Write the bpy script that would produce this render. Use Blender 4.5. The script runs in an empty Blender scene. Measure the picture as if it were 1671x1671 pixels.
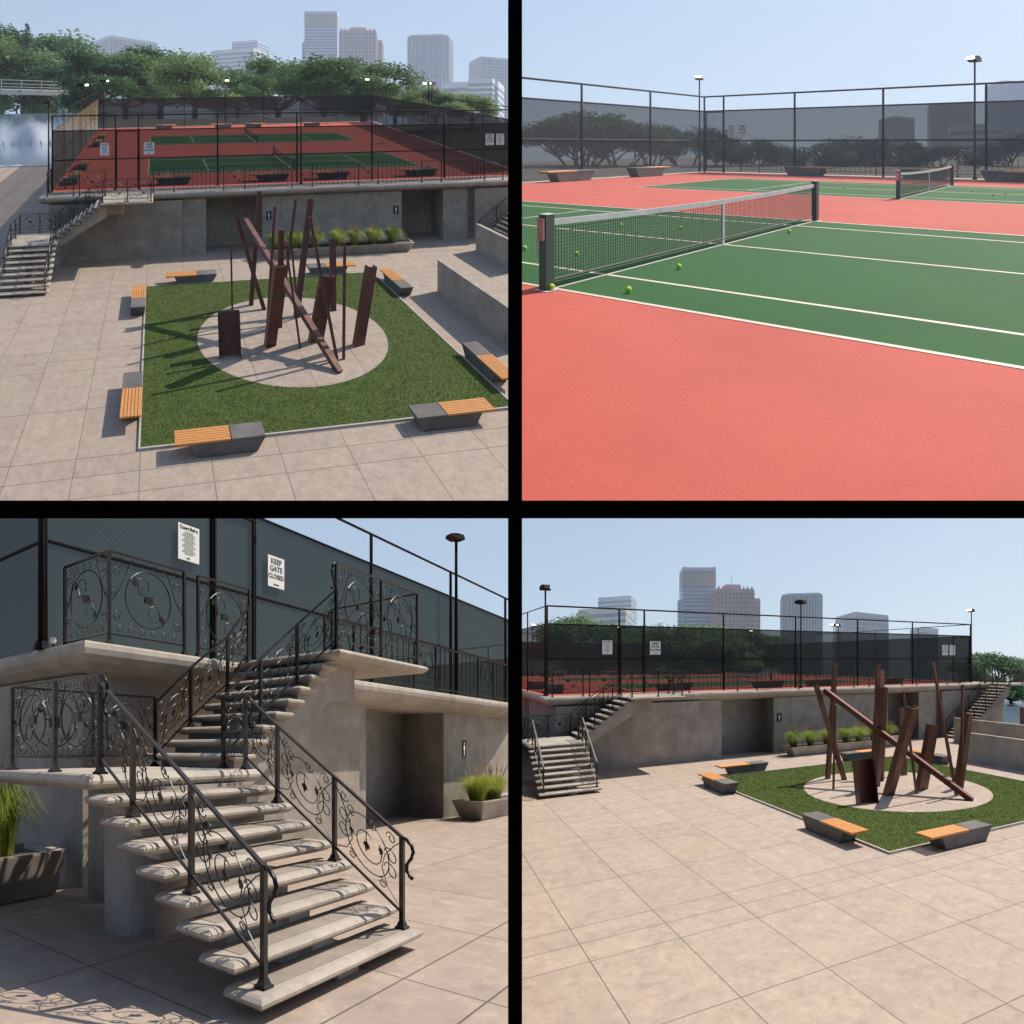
import bpy, bmesh, math, random
import numpy as np
from mathutils import Vector, Matrix
random.seed(7); rng = np.random.default_rng(7)
R = math.radians
sc = bpy.context.scene
COL = sc.collection
T = 3.5                      # terrace height
RIS = T/18
FM, U0, V0 = 2000.0, 835.5, 655.0

# four places, each surveyed in its own metric frame (x along the terrace wall, y away, z up)
PLACE = {
 1: dict(pp=414., F=933.3, h=110.0, yaw=9.842, pos=(.381,-15.998,10.488), S=3.2),
 2: dict(pp=1261., F=1044.1, h=236.15, yaw=149.04, pos=(2.374,45.577,5.017), S=24.),
 3: dict(pp=414., F=1004., h=1222.5, yaw=47.3, pos=(-10.588,8.225,2.0), S=.6),
 4: dict(pp=1261., F=982., h=1074.8, yaw=31.858, pos=(-11.223,-12.11,5.254), S=.6),
}
def emb(c, pts):
    p = PLACE[c]; a = R(p['yaw']); pts = np.asarray(pts, float).reshape(-1,3)
    d = pts-np.array(p['pos'])
    X = d[:,0]*math.cos(a)-d[:,1]*math.sin(a); Y = d[:,0]*math.sin(a)+d[:,1]*math.cos(a); Z = d[:,2]
    F = p['F']
    return p['S']*np.stack([X+(p['pp']-U0)/F*Y, FM/F*Y, Z+(V0-p['h'])/F*Y], 1)
UC, VC = 840.5, 834.
PLANES = {1:[(1,0),(0,1)], 2:[(-1,0),(0,1)], 3:[(1,0),(0,-1)], 4:[(-1,0),(0,-1)]}
def cutplanes(c):
    o = []
    for a,b in PLANES[c]:
        if a: o.append(Vector((a*FM, -a*(UC-U0), 0)).normalized())      # outside is positive
        else: o.append(Vector((0, -b*(V0-VC), b*FM)).normalized()*-1)
    return o

# ------------------------------------------------------------------ materials
MATS = {}
class N:
    def __init__(s, name):
        s.m = bpy.data.materials.new(name); s.m.use_nodes = True; s.t = s.m.node_tree; s.t.nodes.clear()
        s.out = s.n('ShaderNodeOutputMaterial')
    def n(s, ty, **kw):
        x = s.t.nodes.new(ty)
        for k, v in kw.items(): setattr(x, k, v)
        return x
    def l(s, a, b): s.t.links.new(a, b)
    def pos(s, scale=(1,1,1), loc=(0,0,0), obj=False):
        if obj: o = s.n('ShaderNodeTexCoord').outputs['Object']
        else: o = s.n('ShaderNodeAttribute', attribute_name='wpos').outputs['Vector']
        mp = s.n('ShaderNodeMapping'); mp.inputs['Scale'].default_value = scale; mp.inputs['Location'].default_value = loc
        s.l(o, mp.inputs['Vector']); return mp.outputs[0]
    def noise(s, v, sc_, det=4, rough=.6):
        x = s.n('ShaderNodeTexNoise'); x.inputs['Scale'].default_value = sc_; x.inputs['Detail'].default_value = det
        x.inputs['Roughness'].default_value = rough; s.l(v, x.inputs['Vector']); return x.outputs['Fac']
    def ramp(s, f, stops):
        x = s.n('ShaderNodeValToRGB'); e = x.color_ramp.elements
        e[0].position, e[0].color = stops[0][0], (*stops[0][1],1); e[1].position, e[1].color = stops[-1][0], (*stops[-1][1],1)
        for p,c_ in stops[1:-1]:
            q = e.new(p); q.color = (*c_,1)
        s.l(f, x.inputs[0]); return x.outputs[0]
    def mth(s, op, a, b=None, c_=None):
        x = s.n('ShaderNodeMath', operation=op)
        for i, v in enumerate((a,b,c_)):
            if v is None: continue
            if isinstance(v,(int,float)): x.inputs[i].default_value = v
            else: s.l(v, x.inputs[i])
        return x.outputs[0]
    def mix(s, f, a, b, mode='MIX'):
        x = s.n('ShaderNodeMix', data_type='RGBA', blend_type=mode)
        for i, v in ((0,f),(6,a),(7,b)):
            if isinstance(v,(int,float)): x.inputs[i].default_value = v
            elif isinstance(v, tuple): x.inputs[i].default_value = (*v,1)
            else: s.l(v, x.inputs[i])
        return x.outputs[2]
    def bump(s, f, st, dist=.01):
        x = s.n('ShaderNodeBump'); x.inputs['Strength'].default_value = st; x.inputs['Distance'].default_value = dist
        s.l(f, x.inputs['Height']); return x.outputs[0]
    def pbr(s, col, rough=.7, metal=0., bump=None, spec=.5, **kw):
        x = s.n('ShaderNodeBsdfPrincipled')
        for k, v in (('Base Color',col),('Roughness',rough),('Metallic',metal),('Specular IOR Level',spec)):
            if isinstance(v, tuple): x.inputs[k].default_value = (*v,1)
            elif isinstance(v,(int,float)): x.inputs[k].default_value = v
            else: s.l(v, x.inputs[k])
        if bump is not None: s.l(bump, x.inputs['Normal'])
        s.bs = x; return x
    def end(s, o=None):
        s.l((o or s.bs).outputs[0], s.out.inputs['Surface']); return s.m
def plain(name, col, rough=.6, metal=0., var=.12, sc_=6., bump=0., obj=False, spec=.5):
    k = N(name); v = k.pos(obj=obj); f = k.noise(v, sc_, 5)
    lo = tuple(c*(1-var) for c in col); hi = tuple(min(1,c*(1+var)) for c in col)
    c_ = k.ramp(f, [(.3,lo),(.7,hi)])
    k.pbr(c_, rough, metal, k.bump(k.noise(v, sc_*8, 3), bump) if bump else None, spec); return k.end()
def sepxyz(k, v):
    x = k.n('ShaderNodeSeparateXYZ'); k.l(v, x.inputs[0]); return x.outputs
def paver(name, xo, yo, sh=1.0, tint=(1,1,1)):
    k = N(name); v = k.pos(loc=(-xo,-yo,0)); x,y,z = sepxyz(k, v)
    # joints: x every 1.88 m (1.68 left of the lawn), y in a 2.3 2.3 .75 .75 rhythm
    xs = k.mth('MULTIPLY', x, 1/1.88); xl = k.mth('MULTIPLY', x, 1/1.68)
    left = k.mth('LESS_THAN', x, 0.); xx = k.n('ShaderNodeMix'); k.l(left, xx.inputs[0]); k.l(xs, xx.inputs[2]); k.l(xl, xx.inputs[3])
    dx = k.mth('MULTIPLY', k.mth('PINGPONG', xx.outputs[0], .5), 1.8)
    dy = None
    for o in (-1.57,-.83,-.1,2.18):
        q = k.mth('PINGPONG', k.mth('SUBTRACT', y, o), 3.05)
        # distance to lines at o + 6.1 n
        dy = q if dy is None else k.mth('MINIMUM', dy, q)
    j = k.mth('MINIMUM', dx, dy)
    line = k.ramp(j, [(.006,(1,1,1)),(.012,(0,0,0))])
    w = k.pos(); n1 = k.noise(w, .55, 3); n2 = k.noise(k.pos(scale=(1,1.3,1)), 1.5, 9, .74); n3 = k.noise(w, 40, 4, .7)
    base = k.ramp(n2, [(.3,tuple(a*b for a,b in zip((.30,.235,.195),tint))),(.47,tuple(a*b for a,b in zip((.40,.315,.255),tint))),(.7,tuple(a*b for a,b in zip((.46,.365,.29),tint)))])
    base = k.mix(k.ramp(n1,[(.45,(0,0,0)),(.75,(.5,.5,.5))]), base, tuple(a*b for a,b in zip((.45,.38,.27),tint)))
    base = k.mix(k.mth('MULTIPLY', k.ramp(n3,[(.62,(0,0,0)),(.72,(1,1,1))]), .35), base, (.16,.13,.11))
    ym = k.mth('MULTIPLY', k.mth('ADD', y, 1.57), 1/6.1); fr = k.mth('MULTIPLY', k.mth('FRACT', ym), 6.1)
    idx = k.mth('MULTIPLY', k.mth('FLOOR', ym), 4)
    for th_ in (.74,1.47,3.75): idx = k.mth('ADD', idx, k.mth('GREATER_THAN', fr, th_))
    cbn = k.n('ShaderNodeCombineXYZ'); k.l(k.mth('FLOOR', xx.outputs[0]), cbn.inputs[0]); k.l(idx, cbn.inputs[1])
    wnn = k.n('ShaderNodeTexWhiteNoise'); k.l(cbn.outputs[0], wnn.inputs[0])
    base = k.mix(k.mth('MULTIPLY', wnn.outputs[0], .22), base, (.24,.195,.165))
    n6 = k.noise(w, 4.5, 8, .8); base = k.mix(k.mth('MULTIPLY', k.ramp(n6,[(.48,(0,0,0)),(.64,(1,1,1))]), .5), base, (.24,.20,.175))
    n7 = k.noise(k.pos(scale=(1.4,1,1)), 2.6, 6, .75); base = k.mix(k.mth('MULTIPLY', k.ramp(n7,[(.50,(0,0,0)),(.66,(1,1,1))]), .45), base, (.52,.43,.33))
    base = k.mix(line, base, (.10,.075,.06))
    h = k.mth('SUBTRACT', k.mth('MULTIPLY', n3, .15), line)
    k.pbr(base, .75, 0, k.bump(h, .5, .004), .3); return k.end()
def concrete(name, a=(.265,.235,.20), b=(.37,.335,.285), fine=14.):
    k = N(name); v = k.pos(); n1 = k.noise(v, 1.1, 7, .7); n2 = k.noise(k.pos(scale=(1,1,.25)), 5., 6, .7); n3 = k.noise(v, fine*4, 3)
    c_ = k.ramp(n1, [(.30,tuple(q*.85 for q in a)),(.5,tuple((q+r_)/2 for q,r_ in zip(a,b))),(.70,tuple(q*1.12 for q in b))])
    c_ = k.mix(k.mth('MULTIPLY', k.ramp(n2,[(.54,(0,0,0)),(.72,(1,1,1))]), .5), c_, tuple(q*.55 for q in a))
    n4 = k.noise(k.pos(scale=(3.5,3.5,.12)), 2.2, 5, .7); c_ = k.mix(k.mth('MULTIPLY', k.ramp(n4,[(.55,(0,0,0)),(.8,(1,1,1))]), .35), c_, tuple(q*.5 for q in a))
    n5 = k.noise(v, 55, 2); c_ = k.mix(k.mth('MULTIPLY', k.ramp(n5,[(.68,(0,0,0)),(.74,(1,1,1))]), .45), c_, tuple(q*.4 for q in a))
    k.pbr(c_, .85, 0, k.bump(k.mth('ADD', k.mth('MULTIPLY',n1,.6), k.mth('MULTIPLY',n3,.25)), .5, .006), .3); return k.end()
def screenmat(name, fac, hexs=None, col=(.045,.05,.05)):
    k = N(name); tr = k.n('ShaderNodeBsdfTransparent'); df = k.n('ShaderNodeBsdfDiffuse')
    df.inputs[0].default_value = (*col,1); mx = k.n('ShaderNodeMixShader')
    if hexs:
        v = k.pos(scale=(1,1,.62)); x,y,z = sepxyz(k, v)
        cb = k.n('ShaderNodeCombineXYZ'); k.l(k.mth('ADD', x, y), cb.inputs[0]); k.l(z, cb.inputs[1])
        vo = k.n('ShaderNodeTexVoronoi', feature='DISTANCE_TO_EDGE'); vo.voronoi_dimensions = '2D'
        vo.inputs['Scale'].default_value = hexs; vo.inputs['Randomness'].default_value = .0
        rot = k.n('ShaderNodeMapping'); k.l(cb.outputs[0], rot.inputs[0]); rot.inputs['Rotation'].default_value = (0,0,R(45))
        k.l(rot.outputs[0], vo.inputs['Vector'])
        wire = k.ramp(vo.outputs[0], [(.05,(1,1,1)),(.09,(0,0,0))])
        f = k.mth('ADD', k.mth('MULTIPLY', wire, .12), fac)
        k.l(k.mix(wire, col, (.012,.013,.013)), df.inputs[0])
        k.l(f, mx.inputs[0])
    else: mx.inputs[0].default_value = fac
    k.l(tr.outputs[0], mx.inputs[1]); k.l(df.outputs[0], mx.inputs[2]); return k.end(mx)
def leafmat(name, a, b, trans=.35, obj=False):
    k = N(name); v = k.pos(obj=obj); f = k.noise(v, 3. if obj else 2., 3)
    oi = k.n('ShaderNodeObjectInfo'); f2 = k.mth('ADD', f, k.mth('MULTIPLY', k.mth('SUBTRACT', oi.outputs['Random'], .5), .25))
    c_ = k.ramp(f2, [(.3,a),(.7,b)]); k.pbr(c_, .6, 0, None, .25)
    tl = k.n('ShaderNodeBsdfTranslucent'); k.l(c_, tl.inputs[0]); mx = k.n('ShaderNodeMixShader'); mx.inputs[0].default_value = trans
    k.l(k.bs.outputs[0], mx.inputs[1]); k.l(tl.outputs[0], mx.inputs[2]); return k.end(mx)
def emis(name, col, st):
    k = N(name); e = k.n('ShaderNodeEmission'); e.inputs[0].default_value = (*col,1); e.inputs[1].default_value = st; return k.end(e)
def wood():
    k = N('seat_wood'); v = k.pos(scale=(2,14,14)); n = k.noise(v, 2.2, 6, .65)
    c_ = k.ramp(n, [(.3,(.50,.20,.045)),(.7,(.74,.33,.085))]); k.pbr(c_, .55, 0, k.bump(n,.2,.003), .3); return k.end()
def rust():
    k = N('rusted_steel'); v = k.pos(); n = k.noise(v, 3.5, 8, .75); n2 = k.noise(v, 30, 4)
    c_ = k.ramp(n, [(.3,(.060,.020,.014)),(.52,(.115,.036,.022)),(.75,(.19,.062,.034))])
    k.pbr(c_, k.ramp(n,[(.3,(.42,)*3),(.7,(.6,)*3)]), .35, k.bump(n2,.25,.003), .5); return k.end()
def turf():
    k = N('artificial_turf'); v = k.pos(); n = k.noise(v, 1.1, 4); n2 = k.noise(v, 28, 3, .8)
    c_ = k.ramp(n2, [(.32,(.018,.032,.003)),(.5,(.05,.09,.010)),(.7,(.15,.21,.035))])
    c_ = k.mix(k.mth('MULTIPLY', n, .35), c_, (.05,.075,.01))
    k.pbr(c_, .9, 0, k.bump(n2,.9,.03), .15); return k.end()
def courtmat(name, col, red=True):
    k = N(name); v = k.pos(); n = k.noise(v, .7, 4); n2 = k.noise(v, 62, 4, .75); n3 = k.noise(v, 3.2, 8, .8); n4 = k.noise(v, 17, 6, .8)
    lo = tuple(c*.88 for c in col); hi = tuple(c*1.06 for c in col)
    c_ = k.ramp(n, [(.3,lo),(.7,hi)]); c_ = k.mix(k.mth('MULTIPLY', k.ramp(n3,[(.5,(0,0,0)),(.7,(1,1,1))]), .16), c_, tuple(c*.7 for c in col)); c_ = k.mix(k.mth('MULTIPLY', k.ramp(n4,[(.55,(0,0,0)),(.68,(1,1,1))]), .12), c_, tuple(min(1,c*1.25+.03) for c in col)); c_ = k.mix(k.mth('MULTIPLY', k.ramp(n2,[(.40,(1,1,1)),(.56,(0,0,0))]), .30), c_, tuple(c*.55 for c in col))
    k.pbr(c_, .85, 0, k.bump(n2, .5 if red else .25, .05), .08); return k.end()
def glassfac(name, a, b, sx, sz, lit=.0):
    k = N(name); v = k.pos(obj=True); x,y,z = sepxyz(k, v)
    u = k.mth('ADD', x, y)
    cu = k.mth('FLOOR', k.mth('MULTIPLY', u, 1/sx)); cz = k.mth('FLOOR', k.mth('MULTIPLY', z, 1/sz))
    cb = k.n('ShaderNodeCombineXYZ'); k.l(cu, cb.inputs[0]); k.l(cz, cb.inputs[1])
    wn = k.n('ShaderNodeTexWhiteNoise'); k.l(cb.outputs[0], wn.inputs[0])
    c_ = k.mix(wn.outputs[0], a, b); k.pbr(c_, .25, 0, None, .6); return k.end()
M = {}
M['pave1'] = paver('plaza_paving', 0, 0)
M['pave3'] = paver('plaza_paving_steps', -.72, 13.2-2.18-.02+.0, 1., (.86,.86,.88))  # darker copy of the plaza paving; the stair view's dimmer light is in the tint
M['conc'] = concrete('board_marked_concrete')
M['conc_lt'] = concrete('smooth_concrete', (.32,.285,.24), (.42,.375,.32), 20)
M['tread'] = concrete('stair_concrete', (.30,.265,.225), (.40,.355,.30), 20)
M['grip'] = concrete('stair_inset', (.22,.19,.16), (.28,.24,.20), 30)
M['bench_conc'] = concrete('dark_bench_concrete', (.10,.097,.092), (.15,.145,.138), 20)
M['kerb'] = plain('lawn_edging', (.42,.38,.34), .8)
M['wood'] = wood(); M['rust'] = rust(); M['turf'] = turf()
M['blade'] = leafmat('turf_blades', (.04,.065,.006), (.17,.22,.035), .3)
M['black'] = plain('black_metal', (.0045,.0045,.005), .40, 0, .2, 20, spec=.28)
M['dark'] = plain('dark_metal', (.006,.006,.007), .75, 0, .2, 20, spec=.12)
M['frame'] = plain('matt_black_frame', (.0012,.0012,.0012), .9, 0, .1, spec=.0, obj=True)
M['red'] = courtmat('red_court', (.64,.135,.10)); M['green'] = courtmat('green_court', (.021,.125,.026), False)
M['line'] = plain('court_line_paint', (.70,.60,.48), .7, 0, .06)
M['scr1'] = screenmat('windscreen_mesh_near', .80, None, (.03,.034,.032)); M['scrfar'] = screenmat('windscreen_mesh_far', .90, None, (.05,.053,.05))
M['scrleft'] = screenmat('windscreen_mesh_side', .68, col=(.16,.13,.08))
M['scr2'] = screenmat('windscreen_mesh_court', .79, None, (.05,.047,.05)); M['scr3'] = screenmat('windscreen_mesh_close', .90, 27, (.036,.050,.046)); M['scr4'] = screenmat('windscreen_mesh_wide', .83, None, (.035,.045,.043))
M['white'] = plain('white_sign', (.78,.78,.76), .5, 0, .04); M['signtext'] = plain('sign_lettering', (.02,.05,.035), .6)
M['tape'] = plain('net_tape', (.62,.6,.6), .7, 0, .15); M['netcord'] = plain('net_cord', (.010,.014,.012), .8)
M['post'] = plain('green_post', (.035,.06,.032), .5, .2); M['postred'] = plain('post_winch_cover', (.62,.28,.26), .5)
M['ball'] = plain('ball_felt', (.42,.72,.04), .9, 0, .1, 30)
M['glow'] = emis('lamp_glow', (1,.80,.52), 5.0)
M['soil'] = plain('planter_soil', (.05,.04,.03), .95)
M['grassy'] = leafmat('ornamental_grass', (.14,.22,.02), (.45,.50,.08), .35); M['plume'] = leafmat('grass_plume', (.42,.30,.2), (.62,.48,.34), .3)
M['bark'] = plain('tree_bark', (.07,.055,.045), .9, obj=True)
M['leafA'] = leafmat('broad_leaves', (.05,.125,.06), (.18,.31,.13), .3, True)
M['leafB'] = leafmat('light_leaves', (.08,.17,.065), (.27,.39,.16), .3, True)
M['water'] = plain('pool_water', (.16,.24,.33), .12, 0, .2, 1.5, .3); M['poolrim'] = plain('pool_rim_stone', (.40,.44,.50), .7)
M['basin'] = plain('fountain_basin_stone', (.32,.36,.40), .7, obj=True)

# ------------------------------------------------------------------ mesh builder
class MB:
    def __init__(s): s.v=[]; s.f=[]
    def add(s, vs, fs):
        b=len(s.v); s.v += [tuple(map(float,p)) for p in vs]; s.f += [tuple(i+b for i in f) for f in fs]; return s
    def box(s, x0,x1,y0,y1,z0,z1):
        vs=[(x0,y0,z0),(x1,y0,z0),(x1,y1,z0),(x0,y1,z0),(x0,y0,z1),(x1,y0,z1),(x1,y1,z1),(x0,y1,z1)]
        return s.add(vs,[(0,3,2,1),(4,5,6,7),(0,1,5,4),(1,2,6,5),(2,3,7,6),(3,0,4,7)])
    def quad(s,a,b,c,d): return s.add([a,b,c,d],[(0,1,2,3)])
    def prism(s, poly, z0, z1):
        n=len(poly); vs=[(x,y,z0) for x,y in poly]+[(x,y,z1) for x,y in poly]
        return s.add(vs,[tuple(range(n))[::-1],tuple(range(n,2*n))]+[(i,(i+1)%n,n+(i+1)%n,n+i) for i in range(n)])
    def loft(s, rings, close=True, caps=True):
        n=len(rings[0]); vs=[p for r in rings for p in r]; fs=[]
        for k in range(len(rings)-1):
            for i in range(n if close else n-1):
                j=(i+1)%n; fs.append((k*n+i,k*n+j,(k+1)*n+j,(k+1)*n+i))
        if caps and close: fs += [tuple(range(n))[::-1], tuple(range((len(rings)-1)*n,len(rings)*n))]
        return s.add(vs,fs)
    def tube(s, pts, r, n=6, r2=None):
        P=[Vector(p) for p in pts]; rings=[]
        for i,p in enumerate(P):
            d=(P[min(i+1,len(P)-1)]-P[max(i-1,0)]).normalized()
            up=Vector((0,0,1)) if abs(d.z)<.9 else Vector((1,0,0))
            a=d.cross(up).normalized(); b=d.cross(a)
            rr=r if r2 is None else r+(r2-r)*i/(len(P)-1)
            rings.append([tuple(p+a*(rr*math.cos(2*math.pi*k/n+math.pi/n))+b*(rr*math.sin(2*math.pi*k/n+math.pi/n))) for k in range(n)])
        return s.loft(rings)
    def cyl(s, x,y,z0,z1,r,n=10,r2=None): return s.tube([(x,y,z0),(x,y,z1)], r, n, r2)
    def beam(s, A,B,w,d,side=None):
        A=Vector(A);B=Vector(B);t=(B-A).normalized(); sx=Vector(side or (1,0,0)); sx=(sx-t*sx.dot(t)).normalized(); sy=t.cross(sx)
        rings=[[tuple(P+sx*(a*w/2)+sy*(b*d/2)) for a,b in ((-1,-1),(1,-1),(1,1),(-1,1))] for P in (A,B)]
        return s.loft(rings)
    def channel(s, A,B,w,d,th=.02,side=None,face=-1,zcut=True):
        A=Vector(A);B=Vector(B);t=(B-A).normalized(); sx=Vector(side or (1,0,0)); sx=(sx-t*sx.dot(t)).normalized(); sy=sx.cross(t).normalized()*face
        prof=[(-w/2,d),(-w/2,0),(w/2,0),(w/2,d),(w/2-th,d),(w/2-th,th),(-w/2+th,th),(-w/2+th,d)]
        rings=[]
        for P in (A,B):
            ring=[P+sx*a+sy*b for a,b in prof]
            if P is A and zcut: ring=[q-t*((q.z-A.z)/t.z) for q in ring]
            rings.append([tuple(q) for q in ring])
        n=8; vs=[p for r in rings for p in r]; fs=[(i,(i+1)%n,n+(i+1)%n,n+i) for i in range(n)]
        for o in (0,n): fs += [(o,o+1,o+6,o+7),(o+1,o+2,o+5,o+6),(o+2,o+3,o+4,o+5)]
        return s.add(vs,fs)
    def sphere(s,x,y,z,r,n=10,m=7):
        rings=[]
        for i in range(1,m):
            t=math.pi*i/m; rings.append([(x+r*math.sin(t)*math.cos(2*math.pi*k/n),y+r*math.sin(t)*math.sin(2*math.pi*k/n),z-r*math.cos(t)) for k in range(n)])
        return s.loft(rings)
    def build(s, name, mat, c, parent=None, smooth=False, clip=True):
        if not s.v: return None
        W=np.array(s.v); Mn=emb(c,W)
        me=bpy.data.meshes.new(name)
        org=Vector(parent['_o']) if parent is not None and '_o' in parent else None
        me.from_pydata(Mn.tolist(),[],s.f); me.update()
        at=me.attributes.new('wpos','FLOAT_VECTOR','POINT'); at.data.foreach_set('vector',W.astype(np.float32).ravel())
        bm=bmesh.new(); bm.from_mesh(me)
        if clip:
            for nrm in cutplanes(c):
                dd=Mn@np.array(nrm)
                if dd.max()>1e-6:
                    g=bm.verts[:]+bm.edges[:]+bm.faces[:]
                    bmesh.ops.bisect_plane(bm, geom=g, plane_co=(0,0,0), plane_no=nrm, clear_outer=True)
        if not bm.faces: bm.free(); bpy.data.meshes.remove(me); return None
        bmesh.ops.recalc_face_normals(bm, faces=bm.faces[:])
        if org is None:
            q=[v.co for v in bm.verts]; mn=[min(a[i] for a in q) for i in range(3)]; mx=[max(a[i] for a in q) for i in range(3)]
            org=Vector(((mn[0]+mx[0])/2,(mn[1]+mx[1])/2,mn[2]))
        bmesh.ops.translate(bm, verts=bm.verts[:], vec=-org)
        bm.to_mesh(me); bm.free()
        if smooth: me.polygons.foreach_set('use_smooth',[True]*len(me.polygons))
        me.materials.append(mat if not isinstance(mat,str) else M[mat])
        o=bpy.data.objects.new(name, me); COL.objects.link(o)
        if parent is not None:
            o.parent=parent
            if '_o' in parent and parent.type=='EMPTY': o.location=(0,0,0)
            o['_o']=list(org)
            if parent.type!='EMPTY': o.location=(0,0,0)
        else: o.location=org; o['_o']=list(org)
        return o
def thing(name, label, cat, c, at, group=None):
    o=bpy.data.objects.new(name,None); p=emb(c,[at])[0]; o.location=p.tolist(); o['_o']=p.tolist(); o.empty_display_size=.1
    COL.objects.link(o); o['label']=label; o['category']=cat
    if group: o['group']=group
    return o
def tag(o,label,cat,group=None):
    if o is None: return None
    o['label']=label; o['category']=cat
    if group: o['group']=group
    return o
def st(o,kind='structure'):
    if o is not None: o['kind']=kind
    return o
WHERE={1:'(top left view)',2:'(top right view)',3:'(bottom left view)',4:'(bottom right view)'}

def text_mb(txt, size, map3, mb, bold=0.0):
    cu=bpy.data.curves.new('t','FONT'); cu.body=txt; cu.size=size; cu.align_x='CENTER'; cu.space_line=.85; cu.offset=bold
    ob=bpy.data.objects.new('t',cu); COL.objects.link(ob); dg=bpy.context.evaluated_depsgraph_get(); dg.update()
    me=ob.evaluated_get(dg).to_mesh(); vs=[tuple(v.co) for v in me.vertices]; fs=[tuple(p.vertices) for p in me.polygons]
    ob.evaluated_get(dg).to_mesh_clear(); bpy.data.objects.remove(ob); bpy.data.curves.remove(cu)
    mb.add([map3(x,y) for x,y,_ in vs], fs); return mb

# ------------------------------------------------------------------ shared pieces
def bench(c, x0, y0, along, flip, label, z=0., L=2.45, D=.62):
    """along 'x' or 'y'; flip False: timber half at the low-coordinate end"""
    t=thing('park_bench',label,'bench',c,(x0,y0,z),'benches with a concrete block and a slatted timber seat')
    def m(a,b,h):
        if flip: a=L-a
        return (x0+a,y0+b,z+h) if along=='x' else (x0+D-b,y0+a,z+h)
    H=.45
    cb=MB(); top=.40
    def ring(h,a0,a1,i): return [m(a0,i,h),m(a1,i,h),m(a1,D-i,h),m(a0,D-i,h)]
    cb.loft([ring(0,.62,L-.22,.05),ring(.03,.58,L-.2,.03),ring(.36,.42,L-.02,.01),ring(.385,.42,L,.0)])
    cb.loft([ring(.386,1.52,L,.0),ring(H-.012,1.52,L,.0),ring(H,1.53,L-.012,.012)])
    cb.build('concrete_block','bench_conc',c,t)
    w=MB(); n=6; g=.016; sw=(D-.02-(n-1)*g)/n
    for i in range(n):
        b0=.01+i*(sw+g); a0,a1=0.,1.5
        w.loft([[m(a0,b0,H-.06),m(a1,b0,H-.06),m(a1,b0+sw,H-.06),m(a0,b0+sw,H-.06)],[m(a0,b0,H-.004),m(a1,b0,H-.004),m(a1,b0+sw,H-.004),m(a0,b0+sw,H-.004)],[m(a0,b0+.004,H),m(a1,b0+.004,H),m(a1,b0+sw-.004,H),m(a0,b0+sw-.004,H)]])
    w.build('timber_seat','wood',c,t)
    f=MB()
    for a in (.06,.75,1.4):
        f.loft([[m(a,.04,H-.085),m(a+.04,.04,H-.085),m(a+.04,D-.04,H-.085),m(a,D-.04,H-.085)],[m(a,.04,H-.061),m(a+.04,.04,H-.061),m(a+.04,D-.04,H-.061),m(a,D-.04,H-.061)]])
    f.build('seat_bearer','dark',c,t)
    return t

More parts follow.
